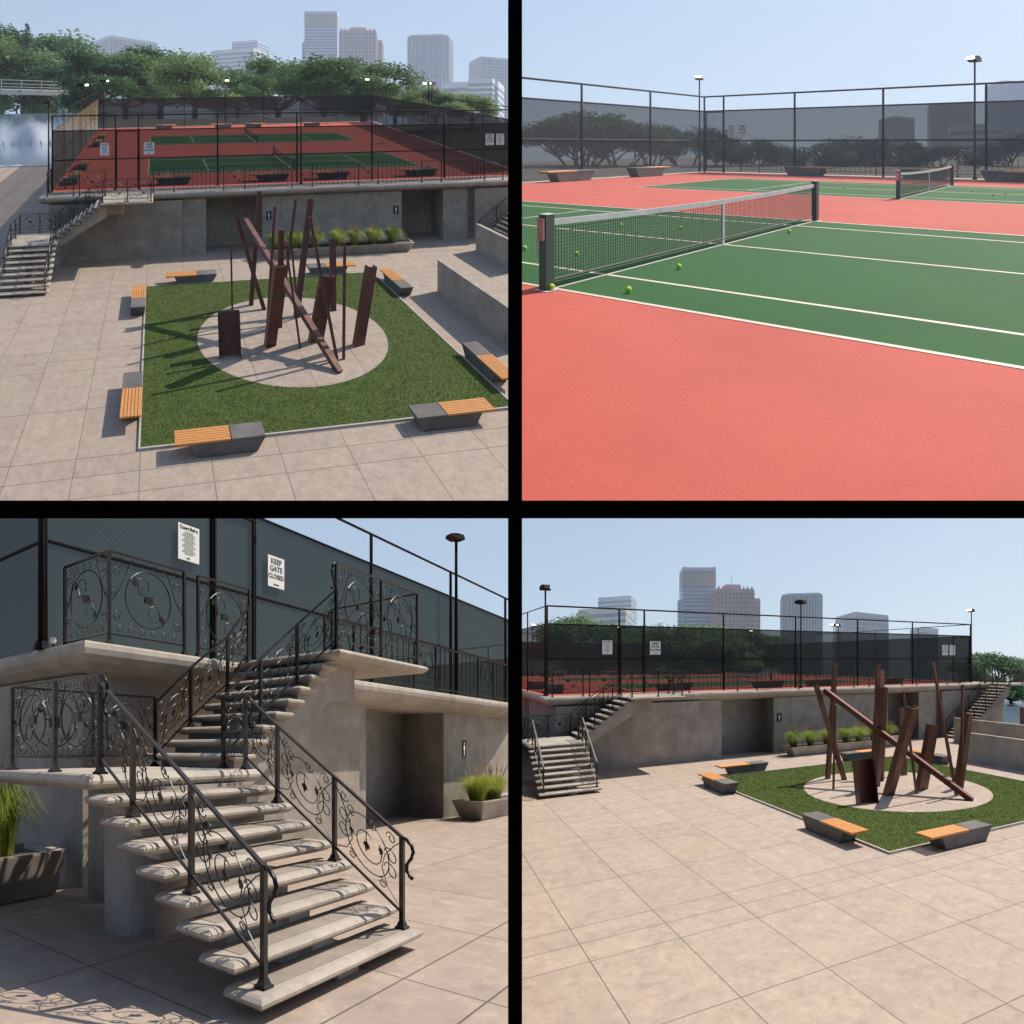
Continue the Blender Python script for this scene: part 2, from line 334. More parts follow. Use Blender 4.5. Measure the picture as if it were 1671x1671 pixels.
def spiral(cx,cy,r0,r1,a0,turns,n=26):
    return [(cx+(r0+(r1-r0)*i/n)*math.cos(a0+turns*2*math.pi*i/n), cy+(r0+(r1-r0)*i/n)*math.sin(a0+turns*2*math.pi*i/n)) for i in range(n+1)]
def scrollwork(mb, P, L, H, kind, r, n, q):
    """P(a,b) -> 3D, a along 0..L, b height 0..H"""
    def ln(pts,rr=r): mb.tube([P(a,b) for a,b in pts], rr, n)
    def leaf(a,b,s,ang):
        for d in (-.5,.0,.5):
            ca,sa=math.cos(ang+d),math.sin(ang+d); l=s*(1 if d==0 else .7)
            pts=[(a,b),(a+ca*l*.5-sa*l*.2,b+sa*l*.5+ca*l*.2),(a+ca*l,b+sa*l),(a+ca*l*.5+sa*l*.2,b+sa*l*.5-ca*l*.2)]
            A=[Vector(P(*p)) for p in pts]; nn=(A[1]-A[0]).cross(A[3]-A[0]).normalized()*r*1.0
            mb.loft([[tuple(p-nn) for p in A],[tuple(p+nn) for p in A]])
    if kind=='stair':
        cx,cy=L*.5,H*.47; R0=min(H*.36,L*.32)
        ln(spiral(cx,cy,R0,R0,.3,1.0,q)); ln(spiral(cx-.01,cy+.0,R0*.66,R0*.42,2.5,.92,q))
        leaf(cx,cy+R0*.10,R0*.42,-1.5); leaf(cx-R0*.66,cy+R0*.35,R0*.3,-1.4); leaf(cx+R0*.72,cy+R0*.1,R0*.3,-1.6)
        ln([(cx,cy+R0*.5),(cx+.012,cy+R0*.25),(cx,cy)])
        for s in (-1,1):
            ax=cx+s*L*.5; bx=ax-s*L*.15
            for k,(yy,rr) in enumerate(((H*.60,.085),(H*.40,.085),(H*.85,.06))):
                ln(spiral(bx,yy*1.0,rr*L/.85*1.0,rr*.25,math.pi/2*(1+s),1.15,max(8,q//2)))
            ln([(ax,H*.93),(ax-s*L*.10,H*.80),(ax-s*L*.24,H*.55),(ax-s*L*.28,H*.35),(ax-s*L*.20,H*.16),(ax-s*L*.05,H*.06)])
        ln(spiral(cx-R0*.2,cy+R0*.95,.06,.015,3,1.3,max(8,q//2))); ln(spiral(cx+R0*.75,cy+R0*.8,.055,.015,4,1.3,max(8,q//2)))
        ln(spiral(cx-R0*.7,cy-R0*.95,.05,.012,1,1.3,max(8,q//2))); ln(spiral(cx+R0*.7,cy-R0*.95,.05,.012,1,1.3,max(8,q//2)))
    else:
        cx,cy=L*.5,H*.5; R0=min(H*.36,L*.36)
        ln(spiral(cx,cy,R0,R0,0,1,q),r*1.6)
        for sx_,sy_ in ((-1,1),(1,1),(-1,-1),(1,-1)): ln(spiral(cx+sx_*L*.40,cy+sy_*H*.27,.085,.02,1.57+sx_,1.2,max(8,q//2)))
        for sx_ in (-1,1): ln(spiral(cx+sx_*L*.44,cy,.05,.015,1.57+sx_,1.2,max(8,q//2)))
        for dx in (-.30,.30):
            ln(spiral(cx+dx*R0,cy+(-1 if dx>0 else 1)*R0*.5,R0*.38,R0*.1,1.2 if dx>0 else 4.2,1.2,max(8,q//2)))
        ln([(cx-R0*.62,cy+R0*.72),(cx-R0*.4,cy+R0*.2),(cx,cy),(cx+R0*.4,cy-R0*.2),(cx+R0*.62,cy-R0*.72)])
        leaf(cx-R0*.62,cy+R0*.4,R0*.3,1.6); leaf(cx+R0*.55,cy-R0*.5,R0*.35,-1.2)
        A=[(cx-.07,cy-.042),(cx-.055,cy-.055),(cx+.055,cy-.055),(cx+.07,cy-.042),(cx+.07,cy+.042),(cx+.055,cy+.055),(cx-.055,cy+.055),(cx-.07,cy+.042)]
        V=[Vector(P(*p)) for p in A]; nn=(V[2]-V[1]).cross(V[5]-V[1]).normalized()*.02
        mb.loft([[tuple(p-nn) for p in V],[tuple(p+nn) for p in V]])
        ln([(0,H*.35),(L*.12,H*.55),(L*.26,H*.93)]); ln([(L,H*.35),(L*.88,H*.55),(L*.74,H*.93)])
        for yy in (H*.08,H*.92):
            m_=6 if q>14 else 4
            for i in range(m_):
                ln(spiral(L*(.14+.72*i/(m_-1)),yy,.062,.02,1.57*(1+2*(yy>H/2)),1.1,max(7,q//3)),r*.8)
def railing(c, label, runs, H=1.0, det=0, group='black wrought iron railings', curls=()):
    """runs: list of lists of (point, kind) ; kind for the bay that starts at the point"""
    t=thing('railing',label,'railing',c,runs[0][0][0],group)
    r=.0062 if det else .007; n,q=(5,28) if det else (3,12)
    pr=.022 if det else .023
    for run in runs:
        P3=[Vector(p) for p,_ in run]
        for p in P3:
            b=MB(); b.beam(p,p+Vector((0,0,H)),pr*2,pr*2); b.build('post','black',c,t)
            f=MB(); f.loft([[tuple(p+Vector((a*s_,b_*s_,z))) for a,b_ in ((-1,-1),(1,-1),(1,1),(-1,1))] for s_,z in ((.055,.0),(.055,.022),(.04,.03),(.026,.075))]); f.build('post_foot','black',c,t)
        tr=MB(); br=MB()
        for i in range(len(P3)-1):
            a,b=P3[i],P3[i+1]; k=run[i][1]
            if k is None: continue
            tr.beam(a+Vector((0,0,H)),b+Vector((0,0,H)),(.042 if det else .05),.024,side=(b-a).cross(Vector((0,0,1))))
            lo=.16
            br.beam(a+Vector((0,0,lo)),b+Vector((0,0,lo)),.022,.022,side=(b-a).cross(Vector((0,0,1))))
            L=(Vector((b.x-a.x,b.y-a.y))).length
            if k=='picket':
                m_=MB(); cnt=max(3,int(L/.255)); hp=H-lo
                for j in range(1,cnt):
                    p=a+(b-a)*(j/cnt); m_.beam(p+Vector((0,0,.10)),p+Vector((0,0,H)),.022,.022)
                m_.build('picket_bars','black',c,t)
            elif k in('stair','panel'):
                s_=MB(); Hp=H-lo
                scrollwork(s_, lambda u,v,a=a,b=b,L=L: tuple(a+(b-a)*(u/L)+Vector((0,0,lo+v))), L, Hp, k, r, n, q)
                s_.build('scrollwork','black',c,t)
        tr.build('top_rail','black',c,t); br.build('bottom_rail','black',c,t)
    for (p,d) in curls:
        p=Vector(p)+Vector((0,0,H)); d=Vector(d); u=MB()
        pts=[p+d*a+Vector((0,0,z)) for a,z in ((-.02,.0),(.05,-.02),(.105,-.075),(.125,-.14),(.10,-.21),(.055,-.27),(.05,-.33),(.085,-.38),(.12,-.41))]
        u.tube(pts,.019 if det else .016,8 if det else 4); u.build('handrail_curl','black',c,t,smooth=True)
    return t

def tread_mb(c,t,x0,x1,y0,y1,ztop,axis='y',th=.11):
    """bull-nosed tread with pointed ends; axis = direction of climb"""
    b=MB(); e=.10
    prof=[(.03,0),(.0,.02),(-.035,.05),(-.035,.075),(0,th-.01),(.03,th)]   # offset outwards(-), height
    rings=[]
    for off,z in prof:
        zz=ztop-th+z
        if axis=='y': rings.append([(x0+off-e*(off<0.0)*.0,y0+off,zz),(x1-off,y0+off,zz),(x1-off,y1,zz),(x0+off,y1,zz)])
        else: rings.append([(x0+off,y0+off,zz),(x1,y0+off,zz),(x1,y1-off,zz),(x0+off,y1-off,zz)])
    b.loft(rings); o=b.build('tread','tread',c,t)
    g=MB()
    if axis=='y': g.box(x0+.16,x1-.16,y0+.09,y1-.0,ztop+.0005,ztop+.004)
    else: g.box(x0+.09,x1,y0+.16,y1-.16,ztop+.0005,ztop+.004)
    if o: g.build('tread_inset','grip',c,o)

def stairs_left(c, x0,x1,yf,pitch, ly0,ly1, ux0,upitch,uy0,uy1, sx0,sx1,sy0,sy1, wall_y, det):
    t=thing('staircase','grey concrete staircase with a landing turning up to the court gate '+WHERE[c],'staircase',c,(x0,yf,0),'concrete staircases')
    for k in range(1,9): tread_mb(c,t,x0,x1,yf+pitch*(k-1),yf+pitch*(k-1)+.36,RIS*k)
    # stepped spine under the lower flight
    s=MB(); xa,xb=x0+1.1,x0+1.42
    for k in range(1,9):
        s.box(xa+.0007*k,xb-.0007*k,yf+pitch*(k-1)+.1,yf+pitch*k+.1-.001,0 if k<6 else RIS*(k-4),RIS*k-.112)
    s.build('stair_spine','conc_lt',c,t)
    # rounded pier under the landing front
    pr=MB(); poly=[]; cx0,cx1,cy=x0+1.05,x0+2.0,ly0+.45
    for i in range(25):
        a=math.pi/2+math.pi*i/24; poly.append((cx0+.5*math.cos(a),cy+.5*math.sin(a)))
    poly+=[(cx1,cy-.5),(cx1,cy+.5)]
    pr.prism(poly,0,1.6); pr.build('pier','conc_lt',c,t)
    # risers seen behind treads of the upper half of the lower flight
    ri=MB()
    for k in range(6,9): ri.box(x0+.3,x1-.3,yf+pitch*(k-1)+.16,yf+pitch*(k-1)+.34,RIS*(k-1)-.0,RIS*k-.113)
    ri.build('riser','conc_lt',c,t)
    ld=MB(); off=[(.03,0),(0,.02),(-.04,.06),(-.04,.09),(0,.14),(.03,.15)]
    ld.loft([[(x0+o_,ly0+o_,1.6+z),(x1+.05,ly0+o_,1.6+z),(x1+.05,ly1,1.6+z),(x0+o_,ly1,1.6+z)] for o_,z in off])
    ld.build('landing','conc_lt',c,t)
    lw=MB(); lw.box(x0+1.25,x0+2.2,ly1-.45,ly1-.05,0,1.599); lw.build('landing_wall','conc_lt',c,t)
    # upper flight
    for j in range(1,9): tread_mb(c,t,ux0+upitch*(j-1),ux0+upitch*(j-1)+.36,uy0,uy1,1.75+RIS*j,'x')
    core=[]; y0c,y1c=uy0+.14,uy1-.1
    up=[]; 
    for j in range(1,9): up += [(ux0+upitch*(j-1)+.12,1.75+RIS*(j-1)-.112),(ux0+upitch*(j-1)+.12,1.75+RIS*j-.112)]
    up += [(sx0+.3,T-.13-.02)]
    prof=up+[(sx0+.3,T-.75),(ux0+.15,1.3)]
    n=len(prof); cm=MB(); cm.add([(x,y0c,z) for x,z in prof]+[(x,y1c,z) for x,z in prof],[tuple(range(n))[::-1],tuple(range(n,2*n))]+[(i,(i+1)%n,n+(i+1)%n,n+i) for i in range(n)])
    cm.build('flight_soffit','conc',c,t)
    sl=MB(); off=[(.05,0),(0,.03),(-.03,.07),(-.03,.09),(0,.12),(.02,.13)]
    sl.loft([[(sx0+o_,sy0+o_,T-.13+z),(sx1-o_,sy0+o_,T-.13+z),(sx1-o_,sy1,T-.13+z),(sx0+o_,sy1,T-.13+z)] for o_,z in off])
    sl.build('gate_slab','conc_lt',c,t)
    sb=MB(); sb.box(sx0+.3,sx0+1.15,sy0+.5,wall_y-.02,2.78,T-.132); sb.build('slab_support','conc',c,t)
    return t

def terrace(c, x0,x1,yl,y1, segs, left_x, extra_y=60):
    """segs: (xa,xb,y_face) along the front ; the ledge runs at yl"""
    t=thing('terrace_wall','long grey concrete terrace wall with door recesses and a rounded ledge '+WHERE[c],'retaining wall',c,(x0,yl,0))
    w=MB(); cur=None
    for xa,xb,yw in segs: 
        w.box(xa,xb,yw,yw+3.2-(yw-segs[0][2]),-.02,T-.42)
    w.build('wall_block','conc',c,t)
    lw=MB(); lw.box(left_x+(.25 if c==3 else .55),segs[0][0]+.2,segs[0][2]-(.05 if c==3 else -.002),extra_y,-.02,T-.421); lw.build('side_wall','conc',c,t)
    lg=MB(); off=[(.5,-.45),(.40,-.42),(.22,-.37),(.08,-.28),(.01,-.18),(-.0,-.10),(.015,-.03),(.04,-.0)]
    lg.loft([[(left_x+o,yl+o,T+z),(x1,yl+o,T+z),(x1,extra_y,T+z),(left_x+o,extra_y,T+z)] for o,z in off])
    lg.build('ledge','conc_lt',c,t, smooth=False)
    return t

def sign_xz(c, name, label, cat, x0,x1,z0,z1, y, kind, face=-1, group=None):
    """flat sign in a plane y=const; face -1 looks to -y"""
    t=thing(name,label,cat,c,((x0+x1)/2,y,z0),group)
    m=MB(); m.box(x0,x1,y-.006,y+.006,z0,z1); m.build('plate','dark' if kind=='wc' else 'white',c,t)
    yy=y+face*.009; cx=(x0+x1)/2; w=x1-x0; h=z1-z0; s=1 if face<0 else -1
    f=MB()
    if kind=='keep':
        for i,wd in enumerate(('KEEP','GATE','CLOSED')):
            text_mb(wd,.150*w/.5 if wd!='CLOSED' else .128*w/.5,lambda x,y_,i=i:(cx+s*x,yy,z1-h*(.25+.235*i)+y_),f,.004)
        f.box(cx-.08*w/.5,cx+.08*w/.5,yy-.001,yy+.001,z0+h*.07,z0+h*.11)
        f.build('lettering','signtext',c,t)
    elif kind=='rules':
        text_mb('Court Rules',.085*w/.5,lambda x,y_:(cx+s*x,yy,z1-h*.14+y_),f,.004)
        for i in range(13):
            L=w*(.3+.1*((i*7)%3)); zz=z1-h*(.22+.05*i); f.box(cx-L*.95*.6-.02,cx+L*.95*.6+.02,yy-.0008,yy+.0008,zz,zz+h*.012)
        f.box(cx-.05*w/.5,cx+.02*w/.5,yy-.001,yy+.001,z0+h*.05,z0+h*.09)
        f.build('lettering','signtext',c,t)
    elif kind=='wc':
        zc=z0+h*.86
        def disk(r,zz,xx=cx,n=14): f.add([(xx+r*math.cos(2*math.pi*i/n),yy,zz+r*math.sin(2*math.pi*i/n)) for i in range(n)],[tuple(range(n))])
        disk(w*.10,z0+h*.84)
        f.add([(cx+a*w,yy,z0+b*h) for a,b in ((-.13,.74),(.13,.74),(.19,.5),(.10,.45),(.09,.2),(-.09,.2),(-.10,.45),(-.19,.5))],[tuple(range(8))])
        f.box(cx-w*.25,cx+w*.25,yy-.001,yy+.001,z0+h*.10,z0+h*.13)
        f.build('pictogram','white',c,t)
    return t

def lamp(c, x,y,z0,H,label, glow=None, head_dir=(0,1), hs=.3, r=.05):
    t=thing('court_lamp',label,'lamp post',c,(x,y,z0),'floodlight poles round the court')
    p=MB(); p.cyl(x,y,z0,z0+H,r,8,r*.8); p.build('pole','dark',c,t,smooth=True)
    b=MB(); b.cyl(x,y,z0,z0+.12,r*2.2,8,r*1.6); b.build('pole_base','dark',c,t)
    d=Vector((head_dir[0],head_dir[1],0)).normalized(); s=Vector((-d.y,d.x,0)); o=Vector((x,y,z0+H))
    hd=MB(); prof=[(-.15,.0,.16),(.0,-.06,.30),(.55,-.10,.34),(.95,.02,.30),(.95,.22,.26),(.5,.30,.26),(.0,.26,.22)]
    L=hs*2.2
    rings=[[tuple(o+d*((a-.4)*L)+s*(sg*w_*L*.9)+Vector((0,0,z*L*.9))) for a,z,w_ in prof] for sg in (-1,1)]
    hd.loft(rings); hd.build('lamp_head','dark',c,t)
    gl=MB(); zz=-.115
    q=[(0.02,-.075),(.53,-.115)] if glow!='front' else None
    if glow:
        A=[o+d*((.96-.4)*L)+s*(sg*.25*L)+Vector((0,0,z*L*.9)) for sg,z in ((-1,.03),(1,.03),(1,.215),(-1,.215))]
        A=[p_+d*.004*L for p_ in A]
        gl.add([tuple(p_) for p_ in A],[(0,1,2,3)]); gl.build('lens','glow',c,t)
    return t

def fence(c, label, corners, posts, ft, stp, mat, rails=(1.75,), gate=None, thick=.035):
    """corners: list of plan points; posts: list (x,y); chain fence with screen up to stp, top rail at ft"""
    t=thing('court_fence',label,'fence',c,(corners[0][0],corners[0][1],T),'tall black court fences')
    for x,y in posts:
        m=MB(); m.cyl(x,y,T,T+ft,thick,8); m.build('fence_post','dark',c,t,smooth=True)
    tr=MB(); sr=MB(); mr=MB(); sg=MB()
    for (a,b) in zip(corners[:-1],corners[1:]):
        tr.tube([(a[0],a[1],T+ft),(b[0],b[1],T+ft)],thick*.8,6); sr.tube([(a[0],a[1],T+stp),(b[0],b[1],T+stp)],thick*.7,6)
        for h in rails: mr.tube([(a[0],a[1],T+h),(b[0],b[1],T+h)],thick*.7,6)
        d=Vector((b[0]-a[0],b[1]-a[1],0)).normalized(); nn=Vector((-d.y,d.x,0))*.0
        sg.quad((a[0],a[1]+.0,T+.05),(b[0],b[1],T+.05),(b[0],b[1],T+stp),(a[0],a[1],T+stp))
    tr.build('top_rail','dark',c,t); sr.build('screen_rail','dark',c,t); mr.build('middle_rail','dark',c,t)
    sg.build('mesh_screen',mat,c,t)
    return t
def gate(c, x0,x1,y,h,label):
    t=thing('court_gate',label,'gate',c,((x0+x1)/2,y,T))
    m=MB()
    for x in (x0+.06,x1-.06): m.beam((x,y-.03,T+.05),(x,y-.03,T+h-.02),.05,.05)
    for z in (T+.08,T+h-.05): m.beam((x0+.06,y-.03,z),(x1-.06,y-.03,z),.05,.05,side=(0,1,0))
    m.build('gate_frame','dark',c,t)
    l=MB(); l.box(x0+.02,x0+.10,y-.075,y-.035,T+1.15,T+1.3); l.build('latch','dark',c,t)
    hg=MB(); [hg.cyl(x1-.02,y-.05,T+z,T+z+.12,.025,6) for z in (.3,h-.5)]; hg.build('hinge','dark',c,t)
    return t

def tuft(mb, x,y,z,R_,H,n,lw=.006):
    for i in range(n):
        a=random.uniform(0,2*math.pi); r0=random.uniform(0,.10)*R_/.4; sp=random.uniform(.15,1.)*R_; h=H*random.uniform(.55,1.)
        ca,sa=math.cos(a),math.sin(a); pts=[]
        for k in range(5):
            s=k/4; pts.append((x+ca*(r0+sp*s**1.35),y+sa*(r0+sp*s**1.35),z+h*math.sin(s*(1.5+1.0*sp/R_))*(1-.15*sp/R_)))
        for k in range(4):
            w0=lw*(1-k/4.4); w1=lw*(1-(k+1)/4.4); p,q=pts[k],pts[k+1]
            mb.add([(p[0]-sa*w0,p[1]+ca*w0,p[2]),(p[0]+sa*w0,p[1]-ca*w0,p[2]),(q[0]+sa*w1,q[1]-ca*w1,q[2]),(q[0]-sa*w1,q[1]+ca*w1,q[2])],[(0,1,2,3)])
def plume(mb,x,y,z,R_,H,n):
    for i in range(n):
        a=random.uniform(0,2*math.pi); l=random.uniform(0,.55)*R_; h=H*random.uniform(1.1,1.4); b=Vector((x+math.cos(a)*l*.4,y+math.sin(a)*l*.4,z+H*.4)); e=Vector((x+math.cos(a)*l,y+math.sin(a)*l,z+h))
        mb.tube([b,b+(e-b)*.65],.0025,3); mb.tube([b+(e-b)*.62,b+(e-b)*.8,e],.014,4,.002)
def planter(c,label,x0,x1,y0,y1,H,cells,R_,GH,nb,tap=.28):
    nb=int(nb*(1.9 if c!=3 else 1.6)); lw_=.010 if c==1 else .007 if c==4 else .005
    t=thing('planter',label,'planter',c,((x0+x1)/2,(y0+y1)/2,0),'long concrete planters')
    m=MB()
    def rg(i,z,e=0): return [(x0+i+e,y0+i*.6+e,z),(x1-i-e,y0+i*.6+e,z),(x1-i-e,y1-i*.6-e,z),(x0+i+e,y1-i*.6-e,z)]
    m.loft([rg(tap,0),rg(tap-.04,.03),rg(.0,H-.03),rg(.0,H),rg(0,H,.1),rg(.05,H-.08,.1)],caps=True)
    m.build('trough','conc_lt',c,t)
    s=MB(); s.box(x0+.16,x1-.16,y0+.14,y1-.14,H-.078,H-.06); s.build('soil','soil',c,t)
    for (x,y) in cells:
        g=thing('grass_clump','','plant',c,(x,y,H-.06),'clumps of ornamental grass'); yield_=g
        a=MB(); tuft(a,x,y,H-.06,R_,GH,nb,lw_); a.build('blades','grassy',c,g)
        p=MB(); plume(p,x,y,H-.06,R_,GH,22); p.build('seed_heads','plume',c,g)
        CL.append((c,g,x))
    return t
CL=[]
def lawn(c, gx,gy,cx,cy,cr,blades):
    n=72; circ=[(cx+cr*math.cos(2*math.pi*i/n),cy+cr*math.sin(2*math.pi*i/n)) for i in range(n)]
    # square with a round hole: fan between the circle and the square outline
    def sq(a):
        ca,sa=math.cos(a),math.sin(a); t_=min([( (gx-cx)/ca if ca>0 else -cx/ca) if abs(ca)>1e-9 else 1e9, ((gy-cy)/sa if sa>0 else -cy/sa) if abs(sa)>1e-9 else 1e9]); return (cx+ca*t_,cy+sa*t_)
    angs=sorted([2*math.pi*i/n for i in range(n)]+[math.atan2(y-cy,x-cx)%(2*math.pi) for x,y in ((0,0),(gx,0),(gx,gy),(0,gy))])
    m=MB(); N_=len(angs)
    m.add([(cx+cr*math.cos(a),cy+cr*math.sin(a),.045) for a in angs]+[(*sq(a),.045) for a in angs],[(i,(i+1)%N_,N_+(i+1)%N_,N_+i) for i in range(N_)])
    o=m.build('lawn','turf',c); st(o)
    d=MB(); d.prism([(cx+(cr-.0)*math.cos(2*math.pi*i/n),cy+cr*math.sin(2*math.pi*i/n)) for i in range(n)],-.01,.05); o=d.build('sculpture_plinth','pave1',c); tag(o,'round paved disc in the middle of the green lawn '+WHERE[c],'paving disc','round paved discs in the lawns')
    k=MB(); e=.06
    for a in ((-e,gx+e,-e,0),(-e,gx+e,gy,gy+e),(-e,0,0,gy),(gx,gx+e,0,gy)): k.box(*a,-.01,.065)
    o=k.build('lawn_edging','kerb',c); tag(o,'thin pale concrete edging framing the green lawn '+WHERE[c],'kerb','lawn edgings')
    g=MB(); vs=[];fs=[]
    cnt=0
    while cnt<blades:
        x,y=random.uniform(0,gx),random.uniform(0,gy)
        if (x-cx)**2+(y-cy)**2<cr*cr: continue
        a=random.uniform(0,6.28); h=random.uniform(.02,.06); w=random.uniform(.007,.014); lx,ly=random.uniform(-.03,.03),random.uniform(-.03,.03)
        b=len(vs); ca,sa=math.cos(a)*w,math.sin(a)*w
        vs += [(x-ca,y-sa,.044),(x+ca,y+sa,.044),(x+lx,y+ly,.045+h)]; fs.append((b,b+1,b+2)); cnt+=1
    g.v=vs; g.f=fs; o=g.build('grass','blade',c); st(o,'stuff')

def sculpture(c):
    t=thing('steel_sculpture','tangle of tall leaning rusty steel beams on the round paved disc '+WHERE[c],'sculpture',c,(5.6,5.7,.05),'rusted steel beam sculptures')
    B=[ # base, top, width, depth, type
     ((3.08,4.58,0),(3.05,4.78,1.6),.80,.28,'U',(1,-.1,0)), ((3.5,7.0,0),(3.4,6.75,3.42),.07,.07,'B',None),
     ((5.04,8.14,0),(3.85,8.57,4.12),.17,.17,'U',None),((4.56,8.7,0),(4.92,8.62,5.06),.18,.16,'U',None),
     ((6.62,2.75,.06),(4.24,8.57,3.9),.22,.20,'D',(.93,.38,0)),((4.77,6.2,0),(5.06,6.09,5.03),.10,.10,'B',None),
     ((4.68,4.95,0),(4.78,3.75,3.44),.40,.26,'U',(1,.15,0)),((5.33,6.4,0),(5.3,5.9,4.1),.20,.24,'U',None),
     ((5.72,4.66,0),(5.19,4.82,4.01),.075,.075,'B',None),((6.24,7.2,0),(7.1,8.1,4.76),.24,.2,'U',None),
     ((5.4,6.7,0),(6.27,7.57,4.88),.10,.08,'B',None),((6.3,7.2,0),(5.74,6.36,3.92),.075,.075,'B',None),
     ((6.82,3.68,0),(5.9,3.98,5.1),.10,.09,'B',None),((7.93,7.54,0),(8.0,7.8,3.06),.27,.14,'U',None),
     ((7.05,3.62,0),(7.08,3.59,4.26),.09,.09,'B',None),((7.98,4.42,0),(8.45,4.33,3.02),.38,.26,'U',(1,.25,0)),
     ((6.45,5.0,0),(6.85,4.78,2.6),.55,.22,'U',(1,.1,0))]
    for A,Bq,w,d,ty,side in B:
        A=(A[0],A[1],.05 if A[2]==0 else A[2]); m=MB()
        if ty=='U': m.channel(A,Bq,w,d,.018,side,1 if w>.7 else -1)
        elif ty=='D': m.beam(A,Bq,w,d,side)
        else: m.beam(A,Bq,w,d,side)
        m.build('steel_beam','rust',c,t)
    return t

# ------------------------------------------------------------------ trees (built once, copied)
def tree_mesh(kind, seed):
    rn=random.Random(seed); V=[];F=[];b=MB()
    tips=[]
    def branch(p,d,l,r,dep):
        n=3; pts=[p]
        for i in range(n):
            d=(d+Vector((rn.uniform(-.18,.18),rn.uniform(-.18,.18),rn.uniform(-.05,.12)))).normalized(); pts.append(pts[-1]+d*l/n)
        b.tube(pts,r,5,r*.6)
        if dep==0: tips.append(pts[-1]); tips.append(pts[-2]); return
        for k in range(3 if dep>1 else 3):
            a=rn.uniform(0,6.28); sp=.75 if kind!='tall' else .6
            dd=(d*.9+Vector((math.cos(a)*sp,math.sin(a)*sp,rn.uniform(-.05,.25)))).normalized()
            branch(pts[-1],dd,l*rn.uniform(.62,.82),r*.6,dep-1)
    th=.20
    b.tube([(0,0,-.02),(.005,0,.08),(0,.005,th*.6)],.024,7,.018)
    for k in range(5 if kind=='open' else 7):
        a=6.28*k/(5 if kind=='open' else 3.5)+rn.uniform(-.4,.4); low=k%2 and kind!='open'; z=(.35 if low else 1.5) if kind!='tall' else (.5 if low else 2.2)
        branch(Vector((0,0,th*.55)),Vector((math.cos(a),math.sin(a),z)).normalized(),.16 if low else .24,.012,2)
    lv=[];lf=[]; nl=105 if kind!='tall' else 120
    for tp in tips:
        R_=rn.uniform(.075,.12); fl=.6 if kind!='tall' else .8
        for i in range(nl):
            th_=rn.uniform(0,6.28); u=rn.uniform(-1,1); rr=R_*rn.random()**.4; q=math.sqrt(1-u*u)
            c_=tp+Vector((rr*q*math.cos(th_)*1.25,rr*q*math.sin(th_)*1.25,rr*u*fl)); s=rn.uniform(.008,.016)
            a=Vector((rn.uniform(-1,1),rn.uniform(-1,1),rn.uniform(-.4,.4))).normalized(); n2=Vector((rn.uniform(-1,1),rn.uniform(-1,1),rn.uniform(-1,1))); e=a.cross(n2).normalized()
            k=len(lv); lv += [tuple(c_-a*s),tuple(c_+e*s*.6),tuple(c_+a*s),tuple(c_-e*s*.6)]; lf.append((k,k+1,k+2,k+3))
    zt=max(v[2] for v in lv); xs=max(abs(v[0]) for v in lv)
    me=bpy.data.meshes.new('crown'); me.from_pydata([(v[0]/zt,v[1]/zt,v[2]/zt) for v in lv],[],lf); me.materials.append(M['leafA'] if seed%2==0 else M['leafB'])
    mt=bpy.data.meshes.new('trunk'); mt.from_pydata([(v[0]/zt,v[1]/zt,v[2]/zt) for v in b.v],[],b.f); mt.materials.append(M['bark'])
    return me,mt,xs/zt
TM=[tree_mesh('spread',2),tree_mesh('spread',3),tree_mesh('tall',4),tree_mesh('tall',5)]
def conifer_mesh():
    rn=random.Random(9); lv=[];lf=[];b=MB(); b.tube([(0,0,0),(0,0,1)],.02,6,.003)
    for k in range(26):
        z=.15+.83*k/26; L=.30*(1-z)+.02
        for j in range(7):
            a=rn.uniform(0,6.28); d=Vector((math.cos(a),math.sin(a),-.05)); b.tube([(0,0,z),tuple(Vector((0,0,z))+d*L)],.004,3,.001)
            for i in range(22):
                p=Vector((0,0,z))+d*(L*rn.uniform(.2,1))+Vector((rn.uniform(-.02,.02),rn.uniform(-.02,.02),rn.uniform(-.015,.015))); s=.009
                e=Vector((rn.uniform(-1,1),rn.uniform(-1,1),rn.uniform(-1,1))).normalized(); f=d.cross(e).normalized(); q=len(lv)
                lv += [tuple(p-d*s),tuple(p+f*s*.5),tuple(p+d*s),tuple(p-f*s*.5)]; lf.append((q,q+1,q+2,q+3))
    me=bpy.data.meshes.new('crown'); me.from_pydata(lv,[],lf); me.materials.append(M['leafA']); mt=bpy.data.meshes.new('trunk'); mt.from_pydata(b.v,[],b.f); mt.materials.append(M['bark']); return me,mt,.3
TM.append(conifer_mesh()); TM += [tree_mesh('open',6),tree_mesh('open',8)]
def at(u,v,Y): return Vector((Y*(u-U0)/FM,Y,Y*(V0-v)/FM))
def tree(u,vb,vt,Y,kind,label,wf=1.,group='trees behind the court',rot=None,name='broadleaf_tree'):
    me,mt,xr=TM[kind]; p=at(u,vb,Y); H=Y*(vb-vt)/FM
    hw=xr*H*wf*FM/Y*.92
    if U0<u: u=max(u,846+hw) if u<1671-hw else u
    elif u+hw>834: u=834-hw
    p=at(u,vb,Y)
    t=bpy.data.objects.new(name if kind!=4 else 'pine_tree',None); t.location=p; t.scale=(H*wf,H*wf,H); t.rotation_euler=(0,0,random.uniform(0,6.28) if rot is None else rot)
    COL.objects.link(t); t['label']=label; t['category']='tree'; t['group']=group
    for nm,m_ in (('crown',me),('trunk',mt)):
        o=bpy.data.objects.new(nm,m_); COL.objects.link(o); o.parent=t
    return t

